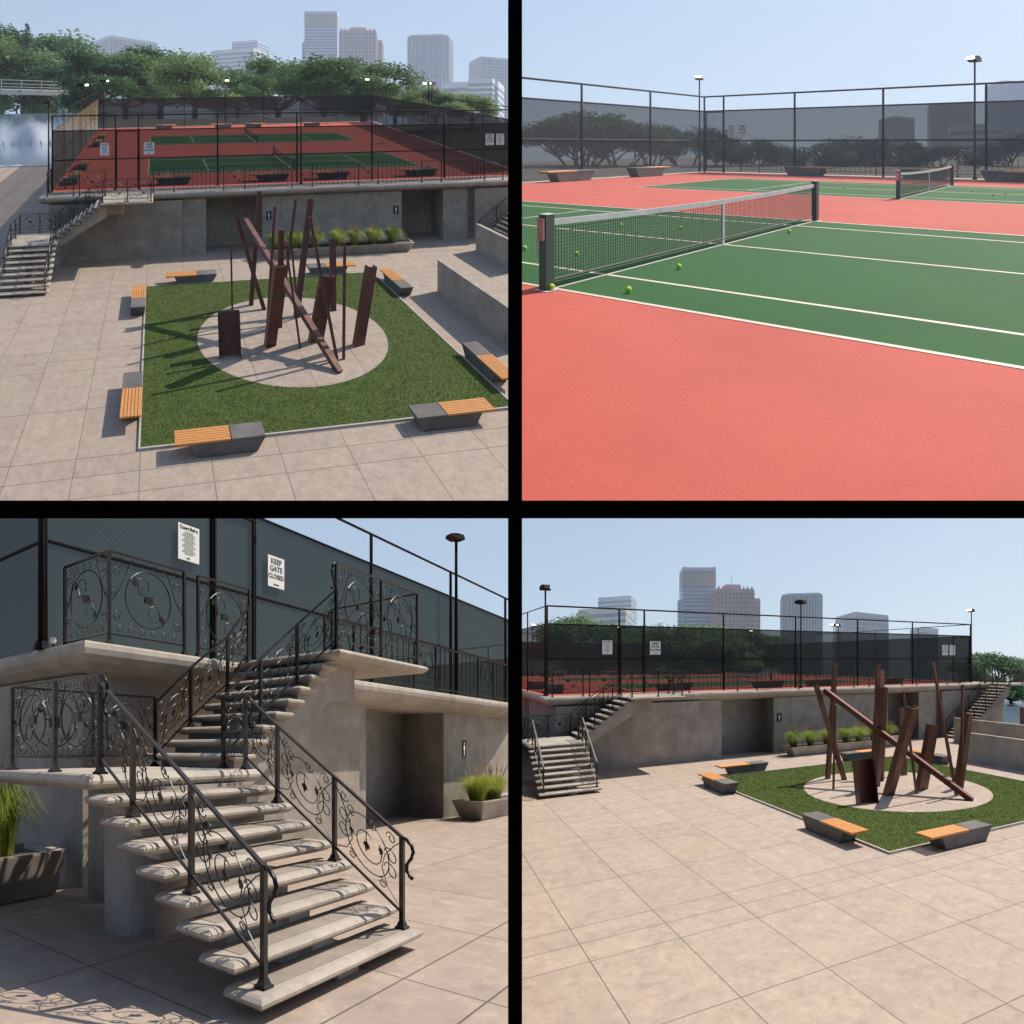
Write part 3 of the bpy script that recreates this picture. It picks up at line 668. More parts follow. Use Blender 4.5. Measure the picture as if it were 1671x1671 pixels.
# ------------------------------------------------------------------ city buildings
class OB(MB):
    xf=None
    def obj(s,name,mat,parent=None,loc=(0,0,0)):
        v=s.v
        if s.xf:
            a,k_=s.xf; ca,sa=math.cos(a),math.sin(a); v=[(x*ca-y*sa,x*sa+y*ca,z+k_*(x*sa+y*ca)) for x,y,z in v]
        me=bpy.data.meshes.new(name); me.from_pydata(v,[],s.f); me.update(); me.materials.append(M[mat] if isinstance(mat,str) else mat)
        o=bpy.data.objects.new(name,me); COL.objects.link(o); o.location=loc
        if parent: o.parent=parent
        return o
M['gl_blue']=glassfac('blue_glass',(.08,.13,.28),(.22,.31,.50),4,4); M['gl_dark']=glassfac('dark_glass',(.03,.05,.10),(.16,.20,.30),4,4)
M['fac_blue']=plain('hazed_blue_cladding',(.50,.58,.76),.6,obj=True,sc_=.02); M['fac_pink']=plain('rose_granite_cladding',(.52,.30,.36),.7,obj=True,sc_=.02)  # claddings here and below brightened and blued, carrying part of the haze in colour
M['fac_grey']=plain('grey_cladding',(.58,.60,.66),.7,obj=True,sc_=.02); M['fac_white']=plain('white_cladding',(.76,.77,.80),.7,obj=True,sc_=.02)
M['roofm']=plain('roof_plant',(.33,.30,.32),.8,obj=True)
SL={1:.07,2:.05,4:-.38}
def building(u0,u1,vt,vb,Y,label,style,clad,glass='gl_blue',rot=0.,dep=1.,floors=22,bays=10,top=None,chamf=0.,name='office_tower',group=None,c=1):
    W=Y*(u1-u0)/FM; H=Y*(vb-vt)/FM; p=at((u0+u1)/2,vb,Y)
    t=bpy.data.objects.new(name,None); t.location=p+Vector((0,W*dep/2,W*dep/2*SL[c])); OB.xf=(rot,SL[c]); COL.objects.link(t); t['label']=label; t['category']='building'
    t['group']=group or 'city towers behind the trees'
    k=1/(abs(math.cos(rot))+dep*abs(math.sin(rot))); w=W*k/2; d=W*dep*k/2
    if chamf: poly=[(-w+chamf*w,-d),(w-chamf*w,-d),(w,-d+chamf*w),(w,d-chamf*w),(w-chamf*w,d),(-w+chamf*w,d),(-w,d-chamf*w),(-w,-d+chamf*w)]
    else: poly=[(-w,-d),(w,-d),(w,d),(-w,d)]
    b=OB(); b.prism(poly,0,H); b.obj('glass_walls',glass,t)
    g=OB(); fh=H/floors; n=len(poly); e=W*.006
    def out(s): return [(x*(1+s),y*(1+s)) for x,y in poly]
    if style in('floors','grid'):
        for i in range(1,floors+1):
            z=fh*i; g.prism(out(.008),z-fh*(.42 if style=='floors' else .3),z)
    if style in('fins','grid'):
        for i in range(n):
            a=Vector(poly[i]); c_=Vector(poly[(i+1)%n]); L=(c_-a).length; m_=max(1,int(round(bays*L/(2*w))))
            nn=Vector((c_.y-a.y,a.x-c_.x)).normalized()
            for j in range(m_+1):
                q=a+(c_-a)*(j/m_); hw=W/bays*(.11 if style=='fins' else .14)
                tt=(c_-a).normalized(); P=[q-tt*hw-nn*.0,q+tt*hw,q+tt*hw+nn*e*2.4,q-tt*hw+nn*e*2.4]
                g.prism([(x.x,x.y) for x in P],0,H*(1.0))
    g.obj('facade_frame',clad,t)
    r=OB(); r.prism(out(.012),H,H+fh*.5); r.obj('parapet',clad,t)
    if top=='box':
        r=OB(); r.prism([(x*.45,y*.45) for x,y in poly],H+fh*.5,H+fh*1.8); r.obj('roof_plant_room',clad if clad!='fac_blue' else 'roofm',t)
    if top=='crown':
        r=OB(); r.prism(out(-.06),H*.86,H*1.0-fh*.2)
        for sgn in (-1,1): r.prism([(sgn*w*.98,-d*1.02),(sgn*w*.86,-d*1.02),(sgn*w*.86,-d*.9),(sgn*w*.98,-d*.9)],H,H+fh*.7)
        r.obj('crown_frame','fac_pink' if False else clad,t)
        r=OB(); r.prism([(x*1.011,y*1.011) for x,y in poly],H*.87,H*.975); r.obj('louvre_band','roofm',t)
    if top=='crenel':
        r=OB(); m_=9
        for i in range(m_):
            x=-w+2*w*(i+.5)/m_; r=OB(); r.prism([(x-w*.04,-d*1.02),(x+w*.04,-d*1.02),(x+w*.04,-d*.95),(x-w*.04,-d*.95)],H+fh*.5,H+fh*1.0); r.obj('roof_finial',clad,t)
        r=OB(); r.prism([(x*.42,y*.42) for x,y in poly],H+fh*.5,H+fh*1.9); r.obj('roof_plant_room','fac_pink',t)
        r=OB(); r.prism([(-w*.01,-w*.01),(w*.01,-w*.01),(w*.01,w*.01),(-w*.01,w*.01)],H+fh*1.9,H+fh*4); r.obj('roof_mast','roofm',t)
    return t

# ================================================================== the plaza (top left and bottom right views)
def ordinal(i): return ['first','second','third','fourth','fifth','sixth','seventh','eighth'][i]
def plaza(c):
    w=WHERE[c]; det=0
    g=MB()
    if c==1: g.box(-60,60,-20,75,-.3,0)
    else: g.box(-40,70,-16,75,-.3,0)
    st(g.build('plaza_ground','pave1',c))
    lawn(c,11.3,11.7,5.66,5.75,3.67,60000 if c==1 else 40000)
    sculpture(c)
    # benches round the lawn
    B=[(.92,-.66,'x',False,'front lawn edge, left one'),(7.8,-.66,'x',True,'front lawn edge, right one'),
       (-.62,.82,'y',False,'left lawn edge nearest the front corner'),(-.62,8.45,'y',True,'left lawn edge near the terrace wall'),
       (.92,11.74,'x',False,'back lawn edge at the left'),(8.0,11.74,'x',True,'back lawn edge behind the steel beams'),
       (11.42,8.52,'y',True,'right lawn edge near the terrace'),(11.42,.82,'y',False,'right lawn edge nearest the front')]
    for x,y,a,f,l in B:
        if c==4 and x>11: 
            if y<5: continue
        bench(c,x,y,a,f,'orange slatted bench at the '+l+' '+w)
    stairs_left(c,-6.75,-4.46,11.54,.272,13.70,15.95,-4.55,.267,14.4,16.15,-2.33,.28,14.28,16.12,16.16,0)
    SEG=[(-5.2,1.9,16.16),(1.9,3.26,16.32),(3.26,6.5,17.5),(6.5,15.0,16.32),(15.0,17.7,17.9),(17.7,19.3,16.32),(19.3,19.7,16.5),(19.7,26,16.16)]
    terrace(c,-5.2,26.2,16.05,75,SEG,-5.72,62 if c==1 else 60)
    # terrace slab top (court surround) handled by the court sheets
    r=1.0
    H=1.12
    zt=T
    runs=[[((-5.3,16.35,zt),'panel'),((-4.0,16.35,zt),None)]]
    runs=[[((-5.32,17.5,zt),'panel'),((-5.32,16.3,zt),'panel'),((-3.95,16.3,zt),None)],
          [((-3.65,16.3,zt),'panel'),((-2.28,16.3,zt),None)]]
    seq=[.32,1.46,4.27,5.49,8.26,9.49,12.33,13.55,16.33,17.62,20.49,21.74,24.3]
    run=[((x,16.42,zt),('panel' if i%2==0 else 'picket')) for i,x in enumerate(seq)]; run[-1]=(run[-1][0],None); runs.append(run)
    railing(c,'black scrollwork and picket railing along the top ledge of the terrace wall '+w,runs,H=1.32)
    f0,l0,p=11.54,13.70,.272
    def sp(x,k): return (x,f0+p*(k-1)+.12,RIS*k)
    railing(c,'black scrolled handrail on the left side of the lower steps and landing '+w,
        [[(sp(-6.6,1),'stair'),(sp(-6.6,4.3),'stair'),(sp(-6.6,7),'stair'),((-6.6,13.85,1.75),'panel'),((-6.6,14.85,1.75),'panel'),((-6.6,15.8,1.75),'panel'),((-5.6,15.8,1.75),'panel'),((-4.6,15.95,1.75),None)]],H=1.0,curls=[(sp(-6.6,1),(0,-1,0))])
    railing(c,'black scrolled handrail on the right side of the lower steps '+w,
        [[(sp(-4.6,1),'stair'),(sp(-4.6,4.3),'stair'),(sp(-4.6,7),'stair'),((-4.6,13.85,1.75),'panel'),((-4.6,14.5,1.75),None)]],H=1.0,curls=[(sp(-4.6,1),(0,-1,0))])
    def up(y,j): return (-4.55+.267*(j-1)+.12,y,1.75+RIS*j)
    railing(c,'black scrolled handrail on the wall side of the upper steps '+w,[[((-4.6,15.95,1.75),'stair'),(up(16.0,3),'stair'),(up(16.0,6),'stair'),((-2.25,16.0,T),None)]])
    railing(c,'black scrolled handrail on the open side of the upper steps '+w,[[((-4.6,14.55,1.75),'stair'),(up(14.55,3),'stair'),(up(14.55,6),'stair'),((-2.25,14.4,T),'panel'),((-1.0,14.4,T),'panel'),((.2,14.4,T),'panel'),((.2,15.5,T),'panel'),((.32,16.42,T),None)]],H=1.2)
    # fences
    FT,ST=4.25,3.4
    xs=[-5.28,-1.812,-.503,4.056,8.874,13.646,18.459,24.29]
    m='scr1' if c==1 else 'scr4'
    fence(c,'tall black court fence with dark screen along the terrace front '+w,[(-5.28,17.645),(24.29,17.645)],[(x,17.645) for x in xs],FT,ST,m,thick=.05)
    gate(c,-1.812,-.503,17.645,3.37,'black framed court gate beside the keep gate closed sign '+w)
    gate(c,22.4,24.2,17.645,3.37,'black framed court gate at the right end of the front fence '+w) if c==4 else None
    yb=51.
    BL,BR=((-5.9,yb),(28.2,54.5)) if c==1 else ((-5.6,yb),(26.4,yb))
    fl=[( -5.28+(BL[0]+5.28)*i/7, 17.645+(BL[1]-17.645)*i/7) for i in range(1,8)]
    fr=[( 24.29+(BR[0]-24.29)*i/6, 17.645+(BR[1]-17.645)*i/6) for i in range(1,7)]
    fb=[( BL[0]+(BR[0]-BL[0])*i/7, BL[1]+(BR[1]-BL[1])*i/7) for i in range(1,7)]
    fence(c,'black court fence with translucent screen along the left side of the courts '+w,[(-5.28,17.645),BL],fl,FT,ST,'scrleft' if c==1 else 'scr4')
    fence(c,'black court fence with dark screen along the right side of the courts '+w,[(24.29,17.645),BR],fr,FT,ST,'scrfar' if c==1 else 'scr4')
    fence(c,'black court fence with dark screen at the far end of the courts '+w,[BL,BR],fb,FT,ST,'scrfar')
    # court surface
    s=MB(); s.add([(-5.62,16.2,T+.004),(26.1,16.2,T+.004),(26.1,17.62,T+.004),(-5.62,17.62,T+.004)],[(0,1,2,3)]); st(s.build('terrace_paving','conc_lt',c))
    s=MB(); s.add([(-5.28,17.62,T+.005),(24.3,17.62,T+.005),(*BR,T+.005),(*BL,T+.005)],[(0,1,2,3)]); st(s.build('court_surround','red',c))
    courts(c,9.75)
    for (x,y,a,f,l) in ((.1,18.3,'x',False,'nearest the gate'),(6.1,18.3,'x',False,'second along the front fence'),(10.0,18.3,'x',False,'third along the front fence'),(15.9,18.3,'x',False,'rightmost along the front fence')):
        bench(c,x,y,a,f,'dark bench behind the front screen, '+l+' '+w,T)
    for (x,y,l) in ((-4.75,19.2,'nearest'),(-4.75,24.0,'second'),(-4.9,35.5,'third'),(-4.95,40.0,'farthest')):
        bench(c,x,y,'y',True,'court bench by the left side screen, '+l+' of four, '+w,T)
    for i,x in enumerate((.4,6.8,10.7,17.4)):
        bench(c,x,49.6,'x',i%2==0,'small far court bench under the far screen, '+ordinal(i)+' from the left, '+w,T)
    # lamps
    lamp(c,-5.42,17.3,T,5.0,'black floodlight pole at the left front corner of the courts '+w,None,(0,1),.34)
    lamp(c,9.05,17.35,T,5.05,'black floodlight pole in the middle of the front fence '+w,None,(0,1),.34)
    lamp(c,24.7,17.9,T,5.25,'black floodlight pole at the right front corner of the courts '+w,'g' if c==4 else None,(-1,-.3) ,.3)
    if c==1:
        for (u,v,x,y,l,d) in ((132,142,-5.9,36,'by the left screen',(1,-.6)),(168,131,-5.3,51,'at the far left corner',(1,-.6)),(388,129,8.8,51.5,'in the middle of the far fence',(0,-1)),(604,127,27.4,54,'at the far right corner',(-.5,-1)),(702,137,26.3,35.2,'left of the pair by the right screen',(-1,-.4)),(708,137,26.7,35.3,'right of the pair by the right screen',(-1,-.6))):
            lamp(c,x,y,T,5.35,'small lit floodlight '+l+' '+w,'g',d,.42)
    else:
        for (x,y,l,d) in ((8.6,51,'behind the gate sign, far fence',(0,-1)),(24.6,50.5,'at the far right corner',(-.5,-1)),(25.3,35.2,'one of the pair over the right screen, left',(-1,-.4)),(25.9,35.3,'one of the pair over the right screen, right',(-1,-.6)),(0,51,'far fence left',(0,-1))):
            lamp(c,x,y,T,5.0,'small lit floodlight '+l+' '+w,'g',d,.34)
    # signs
    sign_xz(c,'gate_sign','white keep gate closed sign on the screen right of the gate '+w,'sign',-.22,.36,T+1.96,T+2.66,17.60,'keep')
    sign_xz(c,'rules_sign','white court rules sign on the screen left of the gate '+w,'sign',-2.68,-2.18,T+1.97,T+2.66,17.60,'rules')
    sign_xz(c,'gate_sign','small keep gate closed sign at the right end of the front screen '+w,'sign',21.3,21.88,T+2.0,T+2.72,17.60,'keep')
    sign_xz(c,'rules_sign','small white rules sign near the right end of the front screen '+w,'sign',22.05,22.6,T+2.0,T+2.72,17.60,'rules')
    sign_xz(c,'restroom_sign','black restroom sign beside the left door recess '+w,'sign',6.72,7.02,1.72,2.2,16.31,'wc')
    sign_xz(c,'restroom_sign','black restroom sign beside the right door recess '+w,'sign',14.48,14.78,1.72,2.2,16.31,'wc')
    # planter with grasses
    global CL; CL=[]
    planter(c,'long grey concrete planter with feathery grasses before the terrace wall '+w,6.55,15.0,14.55,15.5,.5,[(6.95+i*1.15+(.2 if i==3 else 0),15.02) for i in range(7)],.78,.95,520)
    for k,(cc,gg,x) in enumerate(CL): gg['label']='feathery green grass clump, %s from the left in the long planter %s'%(ordinal(k),w)
    if c==4:
        CL=[]; planter(c,'low concrete planter with tall green grass beside the left staircase '+w,-11.5,-8.2,14.2,15.2,.5,[(-8.8,14.7)],.6,1.1,300)
        CL[0][1]['label']='tall green grass clump at the far left edge '+w
    # low walls right of the lawn
    x0=13.45
    m=MB(); m.box(x0,x0+.2,-2.5,8.95,-.05,1.47); o=m.build('low_wall','conc_lt',c); tag(o,'pale low concrete wall nearest the lawn on the right '+w,'wall','low free standing concrete walls')
    m=MB(); m.box(18.54,18.76,2.,14.15,-.05,1.52); o=m.build('low_wall','conc_lt',c); tag(o,'pale low concrete wall beside the right staircase '+w,'wall','low free standing concrete walls')
    if c==4:
        m=MB(); m.box(25.5,25.72,2,14.4,-.05,1.9); o=m.build('low_wall','conc_lt',c); tag(o,'farthest low concrete wall before the pool '+w,'wall','low free standing concrete walls')
    # right staircase, straight flight climbing along the wall
    t=thing('staircase','dark grey staircase climbing the right end of the terrace wall '+w,'staircase',c,(19.8,15,0),'concrete staircases')
    for k in range(1,18): tread_mb(c,t,19.75+.28*(k-1),19.75+.28*(k-1)+.37,14.45,16.02,RIS*k,'x')
    cm=MB(); pr=[]
    for k in range(1,18): pr += [(19.87+.28*(k-1),RIS*(k-1)-(.112 if k>1 else 0)),(19.87+.28*(k-1),RIS*k-.112)]
    pr += [(24.7,RIS*17-.112),(24.7,RIS*17-.6),(20.6,0)]; n=len(pr)
    cm.add([(x,14.7,z) for x,z in pr]+[(x,15.9,z) for x,z in pr],[tuple(range(n))[::-1],tuple(range(n,2*n))]+[(i,(i+1)%n,n+(i+1)%n,n+i) for i in range(n)]); cm.build('flight_core','conc',c,t)
    sl=MB(); sl.box(24.5,27.8,14.4,16.0,T-.13,T); sl.build('top_slab','conc_lt',c,t)
    def rp(y,k): return (19.87+.28*(k-1),y,RIS*k)
    railing(c,'black scrolled handrail on the open side of the right staircase '+w,[[(rp(14.55,1),'stair'),(rp(14.55,5),'stair'),(rp(14.55,9),'stair'),(rp(14.55,13),'stair'),((24.6,14.5,T),'panel'),((25.9,14.5,T),'panel'),((27.2,14.5,T),'panel'),((27.5,15.9,T),None)]],H=1.0)
    railing(c,'black scrolled handrail on the wall side of the right staircase '+w,[[(rp(15.95,1),'stair'),(rp(15.95,5),'stair'),(rp(15.95,9),'stair'),(rp(15.95,13),'stair'),((24.6,15.95,T),None)]],H=1.0)
    if c==4:
        railing(c,'black railing on the terrace beyond the right corner of the court fence '+w,[[((24.4,16.42,T),'panel'),((25.9,16.42,T),'panel'),((25.9,18.,T),'panel'),((25.9,20,T),None)]],H=1.32)

def courts(c,nx,shear=0.):
    def X(x,y): return x-shear*(y-37.7)
    g=None
    for k,(ya,yb_,xa,xb,nm) in enumerate(((21.9,28.55,-.05,19.1 if c!=2 else 17.75,'nearer the front fence'),(36.1,43.05,-.05,19.5,'at the far end') if c!=2 else (34.3,41.02,-.6,17.4,''))):
        m=MB(); m.quad((X(xa,ya),ya,T+.007),(X(xb,ya),ya,T+.007),(X(xb,yb_),yb_,T+.007),(X(xa,yb_),yb_,T+.007)); st(m.build('court_surface','green',c))
        l=MB(); lw=.055 if c==2 else .07; z=T+.0085
        def hl(y,x_0,x_1,w_=lw): l.quad((X(x_0,y),y-w_/2,z),(X(x_1,y),y-w_/2,z),(X(x_1,y),y+w_/2,z),(X(x_0,y),y+w_/2,z))
        def vl(x,y_0,y_1,w_=lw): l.quad((X(x,y_0)-w_/2,y_0,z+.0008),(X(x,y_0)+w_/2,y_0,z+.0008),(X(x,y_1)+w_/2,y_1,z+.0008),(X(x,y_1)-w_/2,y_1,z+.0008))
        ins=.83 if c==2 else .85
        for y in (ya+lw/2,yb_-lw/2,ya+ins,yb_-ins): hl(y,xa,xb)
        for x in (xa+lw/2,xb-lw/2,nx,nx-5.75,nx+5.5): vl(x,ya if abs(x-nx)<.1 or x<xa+1 or x>xb-1 else ya+ins,yb_ if abs(x-nx)<.1 or x<xa+1 or x>xb-1 else yb_-ins)
        hl((ya+yb_)/2,nx-5.75,nx+5.5)
        st(l.build('court_markings','line',c))
        net(c,[X(nx,ya-.08),X(nx,yb_+.08)],ya-.06,yb_+.06,k)
def net(c,xx,y0,y1,k):
    w=WHERE[c]; big=(c==2 and k==1)
    lab={(2,1):'long black tennis net with grey tape, the nearer one ',(2,0):'smaller black tennis net in the distance, right of the nearer net ',}.get((c,k),('tennis net on the nearer green court ' if k==0 else 'tennis net on the farther green court '))
    t=thing('tennis_net',lab+w,'tennis net',c,((xx[0]+xx[1])/2,(y0+y1)/2,T),'tennis nets')
    def P(s,z): 
        y=y0+(y1-y0)*s; return (xx[0]+(xx[1]-xx[0])*s,y,T+z)
    h=.74; sag=lambda s: h-.05*4*s*(1-s)
    for s in (0,1):
        p=P(s,0); m=MB(); q=.054; m.loft([[(p[0]+a*q,p[1]+b*q,p[2]+z) for a,b in ((-1,-1),(1,-1),(1,1),(-1,1))] for z in (.012,.79)]); m.build('net_post','post',c,t)
        m=MB(); m.box(p[0]-.10,p[0]+.10,p[1]-.09,p[1]+.09,T+.008,T+.013); m.box(p[0]-.058,p[0]+.058,p[1]-.058,p[1]+.058,T+.791,T+.80); m.build('post_plate','tape',c,t)
        if s==(1 if c==2 else 0):
            m=MB(); m.box(p[0]-.045,p[0]+.045,p[1]+.063,p[1]+.085,T+.53,T+.76); m.cyl(p[0]+.02,p[1]+.10,T+.36,T+.56,.008,5); m.build('winch_cover','postred',c,t)
    n=24; tp=MB(); 
    rr=[]
    for i in range(n+1):
        s=i/n; x,y,_=P(s,0); z=T+sag(s)+.0; a=.012
        rr.append([(x-a,y,z-.065),(x+a,y,z-.065),(x+a,y,z),(x-a,y,z)])
    tp.loft(rr); tp.build('net_tape','tape',c,t)
    cs=MB(); x,y,_=P(.5,0); cs.box(x-.014,x+.014,y-.025,y+.025,T+.012,T+sag(.5)+.003); cs.build('centre_strap','tape',c,t)
    bt=MB(); bt.tube([P(.01,.10),P(.99,.10)],.017,5)
    bt.build('bottom_cord','netcord',c,t)
    me=MB(); nv=170 if c==2 else 40; nh=15 if c==2 else 5; r=.0026 if c==2 else .005
    for i in range(1,nv):
        s=i/nv; x,y,_=P(s,0); me.box(x-r,x+r,y-r,y+r,T+.10,T+sag(s)-.06)
    for j in range(1,nh):
        fz=j/nh; pts=[(P(s,0)[0],P(s,0)[1],T+.10+(sag(s)-.16)*fz) for s in [i/16 for i in range(17)]]; me.tube(pts,r*1.7,4)
    me.build('net_mesh','netcord',c,t)

# ================================================================== court view (top right)
def court_view():
    c=2; w=WHERE[2]; yf=17.2; FT,ST=4.156,3.36
    xr=23.8
    g=MB(); g.add([(xr,yf,T+.004),(xr,52,T+.004),(-25,52,T+.004),(-25,yf,T+.004)],[(0,1,2,3)]); st(g.build('court_surround','red',c))
    g=MB(); g.add([(xr,yf,T-.3),(60,yf,T-.3),(60,70,T-.3),(xr,70,T-.3)],[(0,1,2,3)]); g.add([(60,yf,T-.3),(-40,yf,T-.3),(-40,-60,T-.3),(60,-60,T-.3)],[(0,1,2,3)]); st(g.build('terrace_paving','conc_lt',c))
    courts(2,8.0,.055)
    pf=[(x,yf) for x in (23.8,22.5,18.1,13.36,8.67,4.)]
    fence(c,'black court fence with grey screen across the back right '+w,[(23.8,yf),(-12,yf)],pf,FT,ST,'scr2',rails=(1.73,),thick=.055)
    pl=[(xr,y) for y in (21.6,26.0,30.5,35)]
    fence(c,'black court fence with grey screen along the left '+w,[(xr,yf),(xr,40)],pl,FT,ST,'scr2',rails=(1.73,),thick=.055)
    gate(c,22.5,23.75,yf,3.34,'black framed court gate in the fence corner '+w)
    sign_xz(c,'rules_sign','pale rules sign on the screen, left of the keep gate closed sign '+w,'sign',21.72,22.17,T+1.92,T+2.6,yf+.05,'rules',1)
    sign_xz(c,'gate_sign','pale keep gate closed sign on the screen near the corner gate '+w,'sign',20.98,21.53,T+1.92,T+2.62,yf+.05,'keep',1)
    lamp(c,24.3,17.0,T,5.2,'lit floodlight pole in the far fence corner '+w,'g',(-.6,1),.34,.05)
    lamp(c,9.2,17.0,T,5.2,'tall lit floodlight pole at the right behind the back fence '+w,'g',(.2,1),.34,.05)
    for x,y,a,f,l in ((23.0,26.0,'y',True,'nearer of the two by the left fence'),(23.0,21.0,'y',False,'farther of the two by the left fence'),
                      (15.6,17.75,'x',False,'leftmost of three along the back fence'),(9.7,17.75,'x',False,'middle of three along the back fence, behind the small net'),(6.2,17.75,'x',False,'rightmost along the back fence, cut by the picture edge')):
        bench(c,x,y,a,f,'court bench, '+l+' '+w,T)
    seq=[22.2,20.95,18.2,16.95,14.2,12.95,10.2,8.95,6.2,4.95,2.2]
    run=[((x,16.0,T),('panel' if i%2==0 else 'picket')) for i,x in enumerate(seq)]; run[-1]=(run[-1][0],None)
    railing(c,'black picket railing seen through the back screen '+w,[run],H=1.35)
    BL=[(10.12,39.56),(10.81,36.94),(9.1,39.52),(9.62,36.68),(7.33,39.52),(7.75,41.07),(6.98,40.75),(7.75,36.07),(11.51,25.6),(10.98,24.49),(7.44,24.7),(6.52,26.04),(6.3,25.31)]
    LB=['at the left picture edge','behind the net, upper left','behind the net, lower left','behind the net, right','beyond the net line on the green, front centre','touching the foot of the near net post','on green right of the near net post',
        'near the far post of the long net','in the far court, leftmost','in the far court, second from the left','far court right of the small net, upper','far court right of the small net, lower','in the far court, rightmost']
    for (x,y),l in zip(BL,LB):
        m=MB(); m.sphere(x,y,T+.012+.033,.033,12,8); o=m.build('tennis_ball','ball',c,smooth=True)
        tag(o,'yellow tennis ball '+l+' '+w,'ball','tennis balls on the courts')

# ================================================================== staircase close up (bottom left)
def steps_view():
    c=3; w=WHERE[3]; x0,x1=-7.28,-4.92; f0,p=11.2,.275; l0=13.42; yl=15.62
    g=MB(); g.box(-18,60,8.225-9,70,-.3,0); g.box(-40,-18,0,70,-.3,0); st(g.build('plaza_ground','pave3',c))
    stairs_left(c,x0,x1,f0,p,l0,15.5,-4.95,.267,13.75,15.5,-2.98,-.26,13.5,15.6,15.66,1)
    SEG=[(-5.4,1.59,16.12),(1.59,2.07,16.25),(2.07,6.2,17.6),(6.2,14.5,16.25),(14.5,17.2,17.8),(17.2,40,16.25)]  # wall faces set back on purpose, so the deepened ledge overhang shades them
    terrace(c,-5.4,40,yl,60,SEG,-5.98,60)
    s=MB(); s.add([(-5.9,15.8,T+.004),(40,15.8,T+.004),(40,17.1,T+.004),(-5.9,17.1,T+.004)],[(0,1,2,3)]); st(s.build('terrace_paving','conc_lt',c))
    s=MB(); s.add([(-5.8,17.1,T+.004),(40,17.1,T+.004),(40,52,T+.004),(-5.8,52,T+.004)],[(0,1,2,3)]); st(s.build('court_surround','red',c))
    yf=17.12; FT,ST=4.28,3.48
    xs=[-5.75,-2.18,-.93,3.71,8.53,13.25,18.,23.8]
    fence(c,'tall black court fence with dark honeycomb screen above the stairs '+w,[(-5.75,yf),(23.8,yf)],[(x,yf) for x in xs],FT,ST,'scr3',rails=(1.76,),thick=.045)
    fence(c,'dark screened court fence turning back at the left corner '+w,[(-5.75,yf),(-5.9,50)],[(-5.75,yf+4.5),(-5.8,yf+9)],FT,ST,'scr3',rails=(1.76,),thick=.045)
    fence(c,'far court fence seen through the near screen '+w,[(-5.9,50),(23.8,50),(23.8,yf)],[(23.8,22),(23.8,27),(23.8,32)],FT,ST,'scrfar')
    gate(c,-2.18,-.93,yf,3.4,'black framed court gate at the top of the stairs '+w)
    lamp(c,-5.95,16.85,T,5.1,'black lamp pole at the left fence corner '+w,None,(0,1),.34,.055)
    lamp(c,8.35,17.3-.45,T,5.25,'black floodlight on a pole against the blue sky '+w,None,(-1,.5),.25,.055)
    sign_xz(c,'rules_sign','white court rules sign on the screen left of the gate '+w,'sign',-3.09,-2.56,5.57,6.25,yf-.05,'rules')
    sign_xz(c,'gate_sign','white keep gate closed sign on the screen right of the gate '+w,'sign',-.55,.0,5.56,6.24,yf-.05,'keep')
    sign_xz(c,'restroom_sign','black restroom sign with white figure at the right of the door recess '+w,'sign',6.42,6.68,1.75,2.25,15.79,'wc')
    def sp(x,k): return (x,f0+p*(k-1)+.13,RIS*k)
    H=.92
    xl_=x0+.17; xr_=x1-.10
    railing(c,'black scrolled handrail down the left side of the lower steps '+w,[[(sp(xl_,1),'stair'),(sp(xl_,4),'stair'),(sp(xl_,7),'stair'),((xl_,l0+.1,1.75),None)]],H=H,det=1,curls=[(sp(xl_,1),(0,-1,0))])
    railing(c,'black scrolled railing around the left landing '+w,[[((xl_,l0+.1,1.75),'panel'),((xl_,14.4,1.75),'panel'),((xl_,15.4,1.75),'panel'),((-6.0,15.4,1.75),'panel'),((-4.98,15.35,1.75),None)]],H=1.0,det=1,curls=[((xl_,l0+.1,1.75),(0,-1,0))])
    railing(c,'black scrolled handrail down the right side of the lower steps '+w,[[(sp(xr_,1),'stair'),(sp(xr_,4),'stair'),(sp(xr_,7),'stair'),((xr_,l0+.08,1.75),'panel'),((xr_,13.9,1.75),None)]],H=H,det=1,curls=[(sp(xr_,1),(0,-1,0)),((xr_,l0+.08,1.75),(0,-1,0))])
    def up(y,j): return (-4.95+.267*(j-1)+.12,y,1.75+RIS*j)
    railing(c,'black scrolled handrail on the wall side of the upper steps '+w,[[((-4.98,15.35,1.75),'stair'),(up(15.35,3),'stair'),(up(15.35,6),'stair'),((-2.95,15.4,T),None)]],H=H,det=1)
    railing(c,'black scrolled handrail on the open side of the upper steps '+w,[[((xr_,13.9,1.75),'stair'),(up(13.9,3),'stair'),(up(13.9,6),'stair'),((-2.9,13.62,T),None)]],H=H,det=1)
    railing(c,'black scrolled railing around the gate slab '+w,[[((-2.9,13.62,T),'panel'),((-1.6,13.62,T),'panel'),((-.36,13.62,T),'panel'),((-.36,15.5,T),None)]],H=1.32,det=1,curls=[((-2.9,13.62,T),(-1,0,0))])
    runs=[[((-5.5,16.95,T),'panel'),((-5.5,15.75,T),'panel'),((-4.08,15.75,T),None)],[((-3.78,15.75,T),'panel'),((-2.55,15.75,T),None)]]
    railing(c,'black scrolled railing at the left corner of the terrace ledge '+w,runs,H=1.35,det=1)
    seq=[.0,1.1,3.9,5.1,7.9,9.1,11.9,13.1,15.9,17.1,19.9]
    run=[((x,15.95,T),('panel' if i%2==0 else 'picket')) for i,x in enumerate(seq)]; run[-1]=(run[-1][0],None)
    railing(c,'black picket and scrollwork railing along the terrace ledge at the right '+w,[run],H=1.3)
    global CL; CL=[]
    planter(c,'grey concrete planter with tall green grass left of the stairs '+w,-9.6,-6.12,15.85,16.95,.62,[(-6.8,16.35),(-7.9,16.35)],.62,1.15,620,.16)
